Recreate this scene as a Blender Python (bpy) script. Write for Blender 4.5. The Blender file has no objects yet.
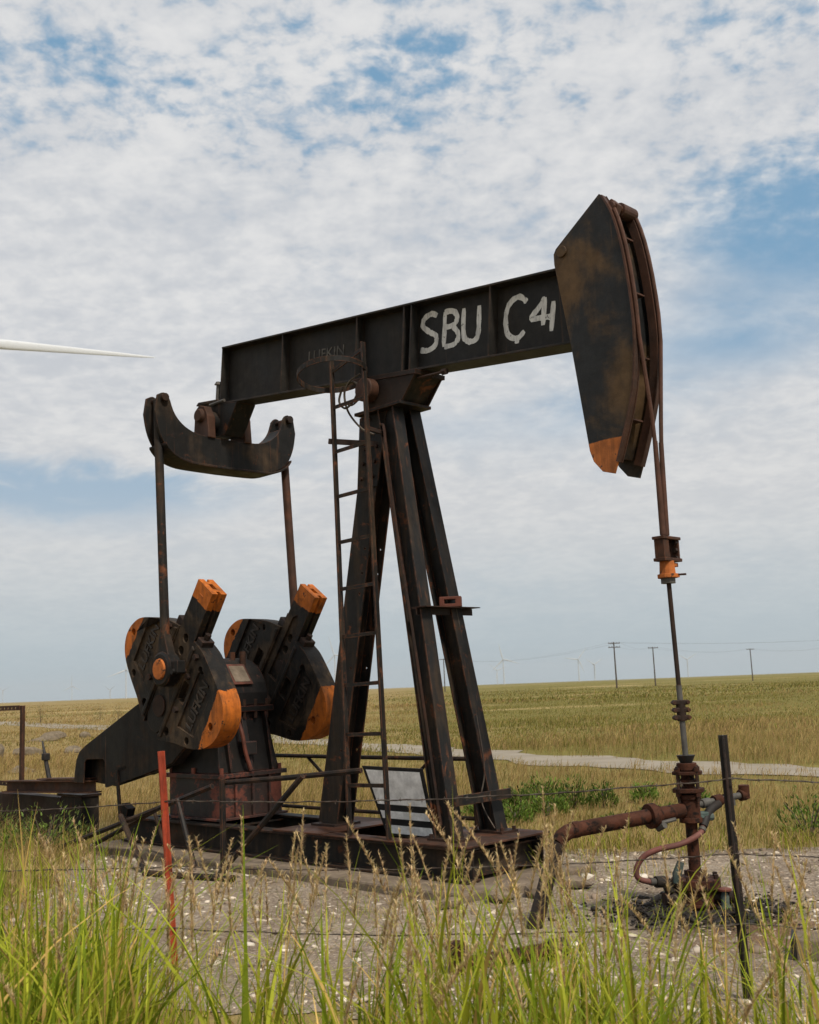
import bpy, bmesh, math, random
import numpy as np
from mathutils import Vector, Matrix, Euler
random.seed(7); rng = np.random.default_rng(11)
SC = bpy.context.scene
COL = SC.collection
R = math.radians

# ------------------------------------------------------------------ camera
PITCH, ROLL, FPX, EYE = .16, .0439, 1085.8, 1.65
cd = bpy.data.cameras.new('camera'); cam = bpy.data.objects.new('camera', cd); COL.objects.link(cam)
cd.sensor_fit = 'HORIZONTAL'; cd.sensor_width = 36.0; cd.lens = FPX / 819 * 36.0
cd.clip_start = .05; cd.clip_end = 30000
_F = Vector((0, math.cos(PITCH), math.sin(PITCH))); _U = Vector((0, -math.sin(PITCH), math.cos(PITCH))); _R = Vector((1, 0, 0))
_r2 = math.cos(ROLL) * _R - math.sin(ROLL) * _U; _u2 = math.sin(ROLL) * _R + math.cos(ROLL) * _U
cam.matrix_world = Matrix(((_r2.x, _u2.x, -_F.x, 0), (_r2.y, _u2.y, -_F.y, 0), (_r2.z, _u2.z, -_F.z, EYE), (0, 0, 0, 1)))
SC.camera = cam
cd.dof.use_dof = True; cd.dof.focus_distance = 10.0; cd.dof.aperture_fstop = 6.3

# ------------------------------------------------------------------ light
SUN_EL, SUN_AZ = R(52), R(148)          # azimuth clockwise from +Y (the view direction)
SKY_STRENGTH = .1
sd = bpy.data.lights.new('sun', 'SUN'); sd.energy = 4.2; sd.angle = R(8); sd.color = (1, .91, .77)
sun = bpy.data.objects.new('sun', sd); COL.objects.link(sun)
_to = Vector((math.sin(SUN_AZ) * math.cos(SUN_EL), math.cos(SUN_AZ) * math.cos(SUN_EL), math.sin(SUN_EL)))
sun.rotation_euler = _to.to_track_quat('Z', 'Y').to_euler()
SC.view_settings.view_transform = 'Standard'; SC.view_settings.look = 'None'
SC.view_settings.exposure = -0.08; SC.view_settings.gamma = 1.0; SC.view_settings.use_curve_mapping = False

class NT:
    """tiny node-tree helper"""
    def __init__(s, tree): s.t = tree; s.n = tree.nodes; s.l = tree.links
    def new(s, typ, **kw):
        n = s.n.new(typ)
        for k, v in kw.items():
            if k.startswith('i_'):
                n.inputs[k[2:].replace('_', ' ')].default_value = v
            else: setattr(n, k, v)
        return n
    def link(s, a, b): s.l.new(a, b)
    def noise(s, vec, scale, detail=5, rough=.55, dist=0):
        n = s.new('ShaderNodeTexNoise'); n.inputs['Scale'].default_value = scale; n.inputs['Detail'].default_value = detail
        n.inputs['Roughness'].default_value = rough; n.inputs['Distortion'].default_value = dist
        if vec is not None: s.link(vec, n.inputs['Vector'])
        return n.outputs['Fac']
    def ramp(s, fac, a, b, lo=0., hi=1.):
        m = s.new('ShaderNodeMapRange'); m.interpolation_type = 'SMOOTHSTEP'
        m.inputs['From Min'].default_value = a; m.inputs['From Max'].default_value = b
        m.inputs['To Min'].default_value = lo; m.inputs['To Max'].default_value = hi
        s.link(fac, m.inputs['Value']); return m.outputs['Result']
    def math(s, op, a, b=None, c=None):
        m = s.new('ShaderNodeMath', operation=op)
        for i, v in enumerate((a, b, c)):
            if v is None: continue
            if isinstance(v, (int, float)): m.inputs[i].default_value = v
            else: s.link(v, m.inputs[i])
        return m.outputs[0]
    def mix(s, fac, a, b):
        m = s.new('ShaderNodeMix', data_type='RGBA')
        for i, v in ((0, fac), (6, a), (7, b)):
            if isinstance(v, (int, float)): m.inputs[i].default_value = v
            elif isinstance(v, tuple): m.inputs[i].default_value = (*v, 1)
            else: s.link(v, m.inputs[i])
        return m.outputs[2]
    def mapping(s, vec, scale=(1, 1, 1), loc=(0, 0, 0)):
        m = s.new('ShaderNodeMapping'); m.inputs['Scale'].default_value = scale; m.inputs['Location'].default_value = loc
        s.link(vec, m.inputs['Vector']); return m.outputs[0]

# ------------------------------------------------------------------ sky
LANES = [(R(21), R(21.5), R(6.0), R(3.8), .72), (R(-18), R(10.4), R(9), R(1.3), .72), (R(9), R(13.7), R(7), R(1.5), .30), (R(20), R(30.5), R(5), R(2.5), .24), (R(3), R(31.5), R(8), R(2.2), .16), (R(17), R(16.6), R(6), R(1.5), .30), (R(-14), R(30.5), R(13), R(4), .27), (R(-5), R(22), R(3), R(1.2), .12)]
W = bpy.data.worlds.new('World'); SC.world = W; W.use_nodes = True
W.node_tree.nodes.clear(); w = NT(W.node_tree)
sky = w.new('ShaderNodeTexSky', sky_type='NISHITA'); sky.sun_disc = False
sky.sun_elevation = SUN_EL; sky.sun_rotation = SUN_AZ; sky.air_density = 1.0; sky.dust_density = 1.2; sky.ozone_density = 1.0
tc = w.new('ShaderNodeTexCoord')
sp = w.new('ShaderNodeSeparateXYZ'); w.link(tc.outputs['Generated'], sp.inputs[0])
zc = w.math('MAXIMUM', sp.outputs['Z'], 0.0)
den = w.math('ADD', zc, .22)
cb = w.new('ShaderNodeCombineXYZ')
w.link(w.math('DIVIDE', sp.outputs['X'], den), cb.inputs[0]); w.link(w.math('DIVIDE', sp.outputs['Y'], den), cb.inputs[1])
P0 = cb.outputs[0]
big = w.noise(w.mapping(P0, (1, 1, 1), (3.1, 1.7, 0)), 1.3, 3, .5, .3)                # broad cover
mid = w.noise(w.mapping(P0, (1, 1.1, 1), (5.3, 8.1, 2)), 5.0, 7, .6, .4)
fine = w.noise(w.mapping(P0, (1, 1, 1), (1.3, 2.9, 4)), 24.0, 6, .58, .15)            # mackerel mottling
az = w.math('ARCTAN2', sp.outputs['X'], sp.outputs['Y']); el = w.math('ARCSINE', sp.outputs['Z'])
wob = w.math('SUBTRACT', mid, .5)
lanes = None
for a_, e_, sa_, se_, k_ in LANES:                                                     # open lanes in the deck
    q1 = w.math('DIVIDE', w.math('SUBTRACT', w.math('ADD', az, w.math('MULTIPLY', wob, .12)), a_), sa_)
    q2 = w.math('DIVIDE', w.math('SUBTRACT', w.math('ADD', el, w.math('MULTIPLY', wob, .07)), e_), se_)
    g = w.math('MULTIPLY', w.math('EXPONENT', w.math('MULTIPLY', w.math('ADD', w.math('MULTIPLY', q1, q1), w.math('MULTIPLY', q2, q2)), -1.0)), k_)
    lanes = g if lanes is None else w.math('ADD', lanes, g)
puff = w.ramp(el, .30, .52)                                                            # smooth sheet low down, broken puffs higher up
tex = w.math('ADD', w.math('MULTIPLY', w.math('SUBTRACT', mid, .5), w.ramp(el, .20, .45, .6, 1.0)), w.math('MULTIPLY', w.math('MULTIPLY', w.math('SUBTRACT', fine, .5), puff), 1.5))
cov = w.math('SUBTRACT', w.math('ADD', w.math('ADD', w.math('MULTIPLY', big, .9), tex), .49), lanes)
clm = w.new('ShaderNodeMix'); w.link(puff, clm.inputs[0]); w.link(w.ramp(cov, .20, .98), clm.inputs[2]); w.link(w.ramp(cov, .32, .86), clm.inputs[3]); cl = clm.outputs[0]
shade = w.ramp(w.math('ADD', w.math('MULTIPLY', mid, .55), w.math('MULTIPLY', fine, .45)), .36, .66)
ccol = w.mix(shade, (6.2, 6.4, 6.75), (8.25, 8.2, 8.15))
skyc = w.mix(.8, sky.outputs[0], (2.2, 4.2, 6.2))
mixc = w.mix(w.math('MULTIPLY', cl, .96), skyc, ccol)
veil = w.mix(w.ramp(zc, .10, .34, .50, 0.0), mixc, (6.8, 6.9, 6.9))                    # thin sheet towards the horizon
fin = w.mix(w.ramp(zc, -.02, .17, .95, 0.0), veil, (4.15, 5.2, 5.75))
bg = w.new('ShaderNodeBackground'); bg.inputs['Strength'].default_value = SKY_STRENGTH
w.link(fin, bg.inputs['Color'])
wo = w.new('ShaderNodeOutputWorld'); w.link(bg.outputs[0], wo.inputs[0])

# ------------------------------------------------------------------ materials
MATS = {}
def new_mat(name):
    m = bpy.data.materials.new(name); m.use_nodes = True; m.node_tree.nodes.clear()
    t = NT(m.node_tree); out = t.new('ShaderNodeOutputMaterial'); b = t.new('ShaderNodeBsdfPrincipled')
    t.link(b.outputs[0], out.inputs[0]); MATS[name] = m
    return m, t, b
def bump(t, b, h, strength=.3, dist=.01):
    n = t.new('ShaderNodeBump'); n.inputs['Strength'].default_value = strength; n.inputs['Distance'].default_value = dist
    t.link(h, n.inputs['Height']); t.link(n.outputs[0], b.inputs['Normal'])
def coord(t, kind='Object'):
    return t.new('ShaderNodeTexCoord').outputs[kind]
def worn(name, base, dust, rust, dust_at=(.48, .72), rust_at=(.58, .70), sA=1.6, sB=5.0, streak=.5, rough=(.45, .85), spec=.3, mask=None, mask_col=None, bmp=.25, metal=0, edge=.8, runs=.6):
    """paint that has weathered: base coat, brown film, bare rust in patches and runs; mask adds a second coat"""
    m, t, b = new_mat(name); c = coord(t)
    a = t.noise(c, sA, 7, .62, .4)
    st = t.noise(t.mapping(c, (7, 7, .7)), 1.6, 5, .6)
    bb = t.noise(t.mapping(c, (1, 1, 1), (3, 7, 1)), sB, 9, .66, .5)
    fn = t.noise(c, 42, 5, .7)
    k1 = t.ramp(t.math('ADD', t.math('MULTIPLY', a, 1 - streak * .5), t.math('MULTIPLY', st, streak * .5)), *dust_at)
    bv = t.math('ADD', t.math('MULTIPLY', bb, .82), t.math('MULTIPLY', fn, .18))
    k2 = t.ramp(bv, *rust_at)
    col = t.mix(k1, base, dust)
    if mask is not None:
        mk = mask(t, c, bv)
        mc = t.mix(t.ramp(a, .35, .7), mask_col, tuple(x * .72 for x in mask_col))
        mc = t.mix(t.math('MULTIPLY', t.ramp(st, .42, .72), .75), mc, (.12, .045, .014))
        chip = t.ramp(t.noise(c, 9, 9, .75), .59, .63)
        mk = t.math('MULTIPLY', mk, t.math('SUBTRACT', 1.0, chip))
        col = t.mix(mk, col, mc)
    col = t.mix(k2, col, t.mix(fn, rust, tuple(x * .45 for x in rust)))
    if runs:
        rn = t.noise(t.mapping(c, (16, 16, .55), (2, 5, 3)), 1.3, 6, .62)
        col = t.mix(t.math('MULTIPLY', t.ramp(rn, .60, .70), runs), col, tuple(.5 * x + .5 * y for x, y in zip(rust, dust)))
    if edge:                                        # paint rubbed off along the arrises
        bv_ = t.new('ShaderNodeBevel', samples=3); bv_.inputs['Radius'].default_value = .014
        gm = t.new('ShaderNodeNewGeometry'); dt = t.new('ShaderNodeVectorMath', operation='DOT_PRODUCT')
        t.link(bv_.outputs[0], dt.inputs[0]); t.link(gm.outputs['Normal'], dt.inputs[1])
        ew = t.math('MULTIPLY', t.ramp(t.math('SUBTRACT', 1.0, dt.outputs['Value']), .02, .16), t.ramp(t.noise(c, 7, 6, .7), .42, .58))
        col = t.mix(t.math('MULTIPLY', ew, edge), col, tuple(min(1, x * 1.25) for x in rust))
    v = t.ramp(t.noise(c, 9, 6, .65), .25, .8, .7, 1.3)
    hs = t.new('ShaderNodeHueSaturation'); t.link(col, hs.inputs['Color']); t.link(v, hs.inputs['Value'])
    t.link(hs.outputs[0], b.inputs['Base Color'])
    rr = t.math('ADD', t.ramp(a, .3, .7, rough[0], rough[1]), t.math('MULTIPLY', k2, .12))
    t.link(rr, b.inputs['Roughness']); b.inputs['Specular IOR Level'].default_value = spec; b.inputs['Metallic'].default_value = metal
    bump(t, b, t.math('ADD', bv, t.math('MULTIPLY', fn, .35)), bmp, .012)
    return m
BLK = (.0125, .0115, .011); BRN = (.060, .040, .025); RST = (.115, .042, .019)
ORG = (.47, .128, .017)
worn('black_paint', (.0095, .009, .0088), (.050, .033, .021), (.12, .044, .02), (.46, .68), (.585, .67), rough=(.5, .85), spec=.18)
worn('beam_paint', (.014, .0135, .0135), (.034, .029, .025), (.07, .035, .02), (.40, .72), (.64, .76), sA=.9, rough=(.5, .75), spec=.2)
worn('leg_paint', (.010, .0097, .0096), (.038, .025, .016), (.16, .056, .024), (.42, .66), (.56, .65), streak=1.2, rough=(.45, .8), spec=.2)
worn('rust_brown', (.055, .026, .017), (.034, .02, .014), (.12, .045, .022), (.4, .7), (.5, .68), spec=.2)
worn('rust_red', (.15, .046, .03), (.05, .024, .018), (.08, .03, .018), (.40, .66), (.55, .7), spec=.25)
worn('gear_paint', (.009, .0085, .0085), (.03, .021, .016), (.16, .05, .032), (.45, .75), (.60, .635), sA=1.2, sB=2.6, rough=(.4, .75), spec=.16)
worn('pedestal_paint', (.016, .014, .014), (.05, .026, .02), (.18, .055, .036), (.45, .75), (.505, .56), sA=1.2, sB=2.3, rough=(.45, .75))
worn('dark_rust', (.019, .013, .011), (.034, .019, .013), (.085, .032, .018), (.4, .7), (.56, .7), spec=.2)
worn('pipe_rust', (.064, .022, .012), (.036, .016, .010), (.018, .012, .010), (.40, .68), (.50, .60), sA=7, sB=17, spec=.15, rough=(.6, .9), bmp=.6)
worn('downpipe', (.022, .016, .014), (.05, .026, .018), (.085, .032, .02), (.42, .68), (.55, .68), sA=3, spec=.25)
worn('hose_pink', (.145, .05, .04), (.12, .06, .05), (.05, .03, .025), (.4, .7), (.62, .75), sA=4, edge=0, runs=0)
worn('post_red', (.36, .055, .022), (.24, .04, .02), (.06, .022, .014), (.4, .7), (.58, .7), sA=4, sB=9)
worn('post_dark', (.014, .013, .013), (.025, .018, .015), (.06, .028, .02), (.45, .75), (.6, .72), sA=3)
worn('grey_steel', (.085, .082, .077), (.05, .045, .038), (.09, .05, .03), (.45, .7), (.62, .74), sA=5, metal=.2)
worn('green_valve', (.055, .085, .08), (.06, .055, .045), (.07, .035, .02), (.45, .75), (.6, .74), sA=8)
worn('concrete', (.19, .152, .115), (.125, .095, .07), (.07, .052, .04), (.35, .7), (.6, .75), sA=2.5, rough=(.85, .95), spec=.15, bmp=.6, edge=0, runs=0)
worn('rock', (.185, .150, .108), (.12, .095, .066), (.10, .09, .07), (.35, .7), (.58, .75), sA=2.0, rough=(.85, .95), spec=.15, bmp=.8, edge=0, runs=0)
worn('white_board', (.82, .82, .81), (.68, .68, .66), (.2, .18, .15), (.45, .8), (.66, .78), sA=2.5, rough=(.4, .6), edge=0, runs=0)
worn('black_board', (.012, .012, .013), (.02, .018, .016), (.05, .03, .02), (.5, .8), (.68, .78), sA=3)
worn('wood_pole', (.075, .055, .04), (.05, .04, .032), (.03, .025, .02), (.4, .7), (.6, .75), sA=2, edge=0, runs=0)
worn('white_turbine', (.58, .61, .65), (.54, .57, .61), (.6, .6, .6), (.4, .8), (.7, .8), sA=.05, sB=.1, rough=(.35, .45), bmp=0, edge=0, runs=0)
worn('far_turbine', (.46, .49, .52), (.43, .46, .49), (.55, .57, .6), (.4, .8), (.7, .8), sA=.05, sB=.1, rough=(.4, .5), bmp=0, edge=0, runs=0)
worn('wire_steel', (.05, .035, .028), (.10, .085, .07), (.07, .03, .018), (.4, .6), (.5, .7), sA=6, metal=.3, edge=0, runs=0)
worn('cable_rust', (.075, .03, .018), (.05, .025, .016), (.10, .04, .022), (.4, .7), (.5, .7), sA=5, edge=0, runs=0)
worn('oil_clod', (.013, .010, .008), (.028, .021, .015), (.02, .014, .010), (.4, .7), (.55, .7), sA=6, rough=(.5, .9), edge=0, runs=0)
worn('raised_letter', (.03, .026, .023), (.12, .112, .10), (.05, .035, .025), (.35, .6), (.62, .74), sA=7, sB=16, edge=0, runs=0)
worn('cast_letter', (.018, .016, .015), (.05, .038, .028), (.06, .035, .02), (.40, .7), (.6, .74), sA=6)

# crank frame: e runs up the crank to its tip, p across it
CE = Vector((.588, 0, .809)); CP = Vector((.809, 0, -.588)); CT = Vector((-1.97, 0, 2.755))
def crank_mask(t, c, bv):
    def dot(v, off):
        d = t.new('ShaderNodeVectorMath', operation='DOT_PRODUCT'); t.link(c, d.inputs[0]); d.inputs[1].default_value = v
        return t.math('SUBTRACT', d.outputs['Value'], off)
    e = dot(CE, CT.dot(CE)); p = dot(CP, CT.dot(CP))
    jit = t.math('MULTIPLY', t.math('SUBTRACT', bv, .5), .14)
    m1 = t.math('SUBTRACT', t.math('ADD', t.math('ABSOLUTE', p), t.math('MULTIPLY', e, .06)), .745)
    m2 = t.math('ADD', e, .20)
    return t.ramp(t.math('ADD', t.math('MAXIMUM', m1, m2), jit), -.004, .006)
worn('crank_paint', (.010, .0092, .0088), (.078, .054, .034), (.095, .045, .022), (.45, .66), (.57, .68), sA=1.8, sB=6, mask=crank_mask, mask_col=ORG, bmp=.5, spec=.16)
def head_mask(t, c, bv):
    s = t.new('ShaderNodeSeparateXYZ'); t.link(c, s.inputs[0])
    k = t.math('MINIMUM', t.math('SUBTRACT', 3.485, s.outputs['Z']), t.math('SUBTRACT', -.1, s.outputs['Y']))
    return t.ramp(t.math('ADD', k, t.math('MULTIPLY', t.math('SUBTRACT', bv, .5), .04)), -.004, .006)
worn('head_paint', (.015, .0155, .0165), (.082, .050, .025), (.09, .048, .022), (.43, .60), (.60, .74), sA=1.5, sB=4, streak=.3, mask=head_mask, mask_col=(.40, .125, .03), rough=(.4, .7), spec=.2)
worn('orange_paint', ORG, (.30, .09, .02), (.08, .03, .015), (.38, .66), (.53, .62), sA=5, sB=14)
worn('track_rust', (.062, .028, .018), (.03, .018, .014), (.085, .036, .02), (.4, .7), (.5, .7), sA=2)

def letter_paint():
    m, t, b = new_mat('white_letter_paint'); c = coord(t)
    n = t.noise(c, 26, 6, .7); n2 = t.noise(t.mapping(c, (30, 30, 6)), 1.5, 4, .6)
    col = t.mix(t.ramp(n2, .4, .7), (.62, .62, .61), (.40, .40, .40))
    col = t.mix(t.ramp(n, .60, .68), col, (.03, .03, .032))
    t.link(col, b.inputs['Base Color']); b.inputs['Roughness'].default_value = .6
letter_paint()

def grass_mat(name, trans=.35):
    m = bpy.data.materials.new(name); m.use_nodes = True; m.node_tree.nodes.clear(); t = NT(m.node_tree); MATS[name] = m
    out = t.new('ShaderNodeOutputMaterial'); at = t.new('ShaderNodeAttribute', attribute_name='Col')
    d = t.new('ShaderNodeBsdfPrincipled'); d.inputs['Roughness'].default_value = .55; d.inputs['Specular IOR Level'].default_value = .12
    tr = t.new('ShaderNodeBsdfTranslucent'); mx = t.new('ShaderNodeMixShader'); mx.inputs[0].default_value = trans
    t.link(at.outputs['Color'], d.inputs['Base Color']); t.link(at.outputs['Color'], tr.inputs['Color'])
    t.link(d.outputs[0], mx.inputs[1]); t.link(tr.outputs[0], mx.inputs[2]); t.link(mx.outputs[0], out.inputs[0])
grass_mat('grass_blades')
def chip_mat():
    m, t, b = new_mat('gravel_chips'); at = t.new('ShaderNodeAttribute', attribute_name='Col')
    c = coord(t); col = t.mix(t.math('MULTIPLY', t.noise(c, 30, 4), .35), at.outputs['Color'], (.20, .16, .12))
    t.link(col, b.inputs['Base Color']); b.inputs['Roughness'].default_value = .9; b.inputs['Specular IOR Level'].default_value = .15
chip_mat()

def ground_mat():
    m, t, b = new_mat('prairie'); c = coord(t)
    a = t.noise(c, .022, 6, .6, .6); f = t.noise(c, 1.4, 6, .65); g = t.noise(t.mapping(c, (.16, 1.0, 1)), .05, 5, .6)
    ff = t.noise(c, 11, 5, .7)
    col = t.mix(t.ramp(f, .3, .7), (.205, .150, .060), (.285, .215, .088))
    grn = t.mix(t.ramp(f, .3, .7), (.125, .115, .028), (.185, .158, .044))
    sx = t.new('ShaderNodeSeparateXYZ'); t.link(c, sx.inputs[0])
    col = t.mix(t.ramp(t.math('ADD', t.math('ADD', t.math('MULTIPLY', a, .6), t.math('MULTIPLY', g, .4)), t.ramp(sx.outputs[0], -12, 18, -.06, .13)), .44, .58), col, grn)
    st = t.noise(t.mapping(c, (.01, .06, 1), (3, 5, 0)), 1, 4, .6)
    col = t.mix(t.ramp(st, .56, .66), col, (.34, .26, .115))
    col = t.mix(t.ramp(ff, .4, .85, 0, .5), col, (.11, .09, .04))
    t.link(col, b.inputs['Base Color']); b.inputs['Roughness'].default_value = .95; b.inputs['Specular IOR Level'].default_value = .1
    bump(t, b, t.math('ADD', f, t.math('MULTIPLY', ff, .6)), .6, .12)
ground_mat()
def pad_mat():
    m, t, b = new_mat('gravel'); c = coord(t)
    a = t.noise(c, .9, 6, .6, .4); f = t.noise(c, 9, 6, .7)
    v = t.new('ShaderNodeTexVoronoi'); v.inputs['Scale'].default_value = 46; t.link(c, v.inputs['Vector'])
    v2 = t.new('ShaderNodeTexVoronoi'); v2.inputs['Scale'].default_value = 24; t.link(c, v2.inputs['Vector'])
    sv = t.new('ShaderNodeSeparateXYZ'); t.link(v.outputs['Color'], sv.inputs[0])
    sv2 = t.new('ShaderNodeSeparateXYZ'); t.link(v2.outputs['Color'], sv2.inputs[0])
    col = t.mix(t.ramp(a, .35, .7), (.205, .160, .120), (.30, .248, .195))
    col = t.mix(t.ramp(f, .4, .75, 0, .7), col, (.085, .062, .044))
    col = t.mix(t.math('MULTIPLY', t.ramp(sv.outputs[0], .80, .88), .6), col, (.38, .33, .27))
    # reddish iron stain and the oil-soaked soil around the well
    s = t.new('ShaderNodeVectorMath', operation='DISTANCE'); t.link(t.mapping(c, (1, 1, 0)), s.inputs[0]); s.inputs[1].default_value = (1.93, 7.85, 0)
    d = t.math('ADD', s.outputs['Value'], t.math('MULTIPLY', t.noise(c, 3.5, 6, .7), .9))
    col = t.mix(t.ramp(d, .70, 1.30, .95, 0), col, (.022, .017, .013))
    s2 = t.new('ShaderNodeVectorMath', operation='DISTANCE'); t.link(t.mapping(c, (.6, 1, 0)), s2.inputs[0]); s2.inputs[1].default_value = (1.5, 7.15, 0)
    d2 = t.math('ADD', s2.outputs['Value'], t.math('MULTIPLY', t.noise(c, 2.2, 5, .7), .8))
    col = t.mix(t.ramp(d2, .55, 1.1, .75, 0), col, (.155, .085, .045))
    t.link(col, b.inputs['Base Color']); b.inputs['Roughness'].default_value = .95; b.inputs['Specular IOR Level'].default_value = .1
    bump(t, b, t.math('ADD', f, v.outputs['Distance']), .8, .02)
pad_mat()
def road_mat():
    m, t, b = new_mat('track_dust'); c = coord(t)
    col = t.mix(t.ramp(t.noise(c, .8, 6, .65), .3, .7), (.20, .172, .13), (.265, .23, .182))
    col = t.mix(t.ramp(t.noise(c, 2.5, 5, .7), .52, .68, 0, .7), col, (.20, .16, .08))
    t.link(col, b.inputs['Base Color']); b.inputs['Roughness'].default_value = .95
road_mat()

# ------------------------------------------------------------------ mesh helpers
class MB:
    def __init__(s): s.v = []; s.f = []
    def add(s, vs, fs):
        o = len(s.v); s.v += [tuple(x) for x in vs]; s.f += [tuple(i + o for i in f) for f in fs]; return s
    def box(s, lo, hi, M=None):
        (a, b, c), (d, e, f) = lo, hi
        vs = [Vector(p) for p in ((a, b, c), (d, b, c), (d, e, c), (a, e, c), (a, b, f), (d, b, f), (d, e, f), (a, e, f))]
        if M is not None: vs = [M @ p for p in vs]
        return s.add(vs, [(0, 3, 2, 1), (4, 5, 6, 7), (0, 1, 5, 4), (1, 2, 6, 5), (2, 3, 7, 6), (3, 0, 4, 7)])
    def loft(s, rings, cap=True, closed=True):
        n = len(rings[0]); vs = [p for r in rings for p in r]; fs = []
        for k in range(len(rings) - 1):
            for i in range(n if closed else n - 1):
                j = (i + 1) % n; fs.append((k * n + i, k * n + j, (k + 1) * n + j, (k + 1) * n + i))
        if cap: fs.append(tuple(range(n))[::-1]); fs.append(tuple((len(rings) - 1) * n + i for i in range(n)))
        return s.add(vs, fs)
    def prism(s, poly, f0, f1):                 # poly of 2-D points, f0/f1 map them to 3-D
        return s.loft([[f0(*p) for p in poly], [f1(*p) for p in poly]])
    def tube(s, pts, r, n=10, cap=True):
        pts = [Vector(p) for p in pts]; rs = r if isinstance(r, (list, tuple)) else [r] * len(pts)
        rings = []; up = None
        for i, p in enumerate(pts):
            t = (pts[min(i + 1, len(pts) - 1)] - pts[max(i - 1, 0)]).normalized()
            if up is None: up = t.orthogonal().normalized()
            up = (up - t * up.dot(t)).normalized(); sd = t.cross(up)
            rings.append([p + rs[i] * (math.cos(2 * math.pi * k / n) * up + math.sin(2 * math.pi * k / n) * sd) for k in range(n)])
        return s.loft(rings, cap)
    def cyl(s, a, b, r, n=16, r2=None): return s.tube([a, b], [r, r if r2 is None else r2], n)
    def ibeam(s, p0, p1, ddir, depth, width, tf=.014, tw=.012):
        p0, p1, d = Vector(p0), Vector(p1), Vector(ddir); t = (p1 - p0).normalized()
        d = (d - t * d.dot(t)).normalized(); q = t.cross(d); h, b, c = depth / 2, width / 2, tw / 2
        prof = [(h, -b), (h, b), (h - tf, b), (h - tf, c), (-h + tf, c), (-h + tf, b), (-h, b), (-h, -b), (-h + tf, -b), (-h + tf, -c), (h - tf, -c), (h - tf, -b)]
        return s.loft([[p + x * d + y * q for x, y in prof] for p in (p0, p1)])
    def bar(s, p0, p1, d, a, b):                # rectangular bar: a along d, b across
        p0, p1, d = Vector(p0), Vector(p1), Vector(d); t = (p1 - p0).normalized(); d = (d - t * d.dot(t)).normalized(); q = t.cross(d)
        return s.loft([[p + x * d + y * q for x, y in ((a / 2, -b / 2), (a / 2, b / 2), (-a / 2, b / 2), (-a / 2, -b / 2))] for p in (p0, p1)])
    def angle(s, p0, p1, d, a, th=.008):        # L section
        p0, p1, d = Vector(p0), Vector(p1), Vector(d); t = (p1 - p0).normalized(); d = (d - t * d.dot(t)).normalized(); q = t.cross(d)
        return s.loft([[p + x * d + y * q for x, y in ((0, 0), (a, 0), (a, th), (th, th), (th, a), (0, a))] for p in (p0, p1)])
    def mesh(s, name):
        me = bpy.data.meshes.new(name); me.from_pydata(s.v, [], s.f)
        bm = bmesh.new(); bm.from_mesh(me); bmesh.ops.recalc_face_normals(bm, faces=bm.faces); bm.to_mesh(me); bm.free()
        return me
    def build(s, name, mat, parent=None, bevel=0, smooth=False, cut=None):
        me = s.mesh(name); me.materials.append(MATS[mat])
        o = bpy.data.objects.new(name, me); COL.objects.link(o)
        if cut: boolean(o, cut)
        if parent is not None: o.parent = parent
        if smooth:
            for p in o.data.polygons: p.use_smooth = True
            try: o.data.set_sharp_from_angle(angle=R(38))
            except Exception: pass
        if bevel:
            b = o.modifiers.new('bevel', 'BEVEL'); b.width = bevel; b.segments = 2; b.limit_method = 'ANGLE'; b.angle_limit = R(40)
        return o
def boolean(o, cutters):
    mb = MB()
    tmp = []
    for c in cutters:
        me = c.mesh('cutter'); k = bpy.data.objects.new('cutter', me); COL.objects.link(k); tmp.append(k)
        m = o.modifiers.new('b', 'BOOLEAN'); m.object = k; m.operation = 'DIFFERENCE'; m.solver = 'EXACT'
    dg = bpy.context.evaluated_depsgraph_get()
    me = bpy.data.meshes.new_from_object(o.evaluated_get(dg)); old = o.data
    o.modifiers.clear(); o.data = me; me.name = old.name
    for k in tmp: d = k.data; bpy.data.objects.remove(k); bpy.data.meshes.remove(d)
def empty(name, label, cat, loc=(0, 0, 0), rotz=0, group=None):
    o = bpy.data.objects.new(name, None); COL.objects.link(o); o.location = loc; o.rotation_euler = (0, 0, rotz)
    o.empty_display_size = .2
    return tag(o, label, cat, group)
def tag(o, label, cat, group=None, kind=None):
    o['label'] = label; o['category'] = cat
    if group: o['group'] = group
    if kind: o['kind'] = kind
    return o
def structure(o, label):
    o['kind'] = 'structure'; o['label'] = label; return o
def copy_tree(o, parent=None):
    c = o.copy(); COL.objects.link(c)
    if parent is not None: c.parent = parent
    for ch in list(o.children): copy_tree(ch, c)
    return c
def text_mb(txt, size, depth, M, bold=0):
    cu = bpy.data.curves.new('letters', 'FONT'); cu.body = txt; cu.size = size; cu.extrude = depth; cu.offset = bold
    cu.align_x = 'CENTER'; cu.align_y = 'CENTER'; cu.resolution_u = 4
    o = bpy.data.objects.new('letters', cu); COL.objects.link(o)
    dg = bpy.context.evaluated_depsgraph_get(); me = bpy.data.meshes.new_from_object(o.evaluated_get(dg))
    mb = MB(); mb.add([M @ v.co for v in me.vertices], [tuple(p.vertices) for p in me.polygons])
    bpy.data.objects.remove(o); bpy.data.curves.remove(cu); bpy.data.meshes.remove(me)
    return mb
def smooth_curve(pts, n=6):
    pts = [Vector(p) for p in pts]; out = []
    for i in range(len(pts) - 1):
        a, b, c, d = pts[max(i - 1, 0)], pts[i], pts[i + 1], pts[min(i + 2, len(pts) - 1)]
        for k in range(n):
            t = k / n
            out.append(.5 * ((2 * b) + (c - a) * t + (2 * a - 5 * b + 4 * c - d) * t * t + (3 * b - 3 * c + d - a) * t ** 3))
    return out + [pts[-1]]

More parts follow.
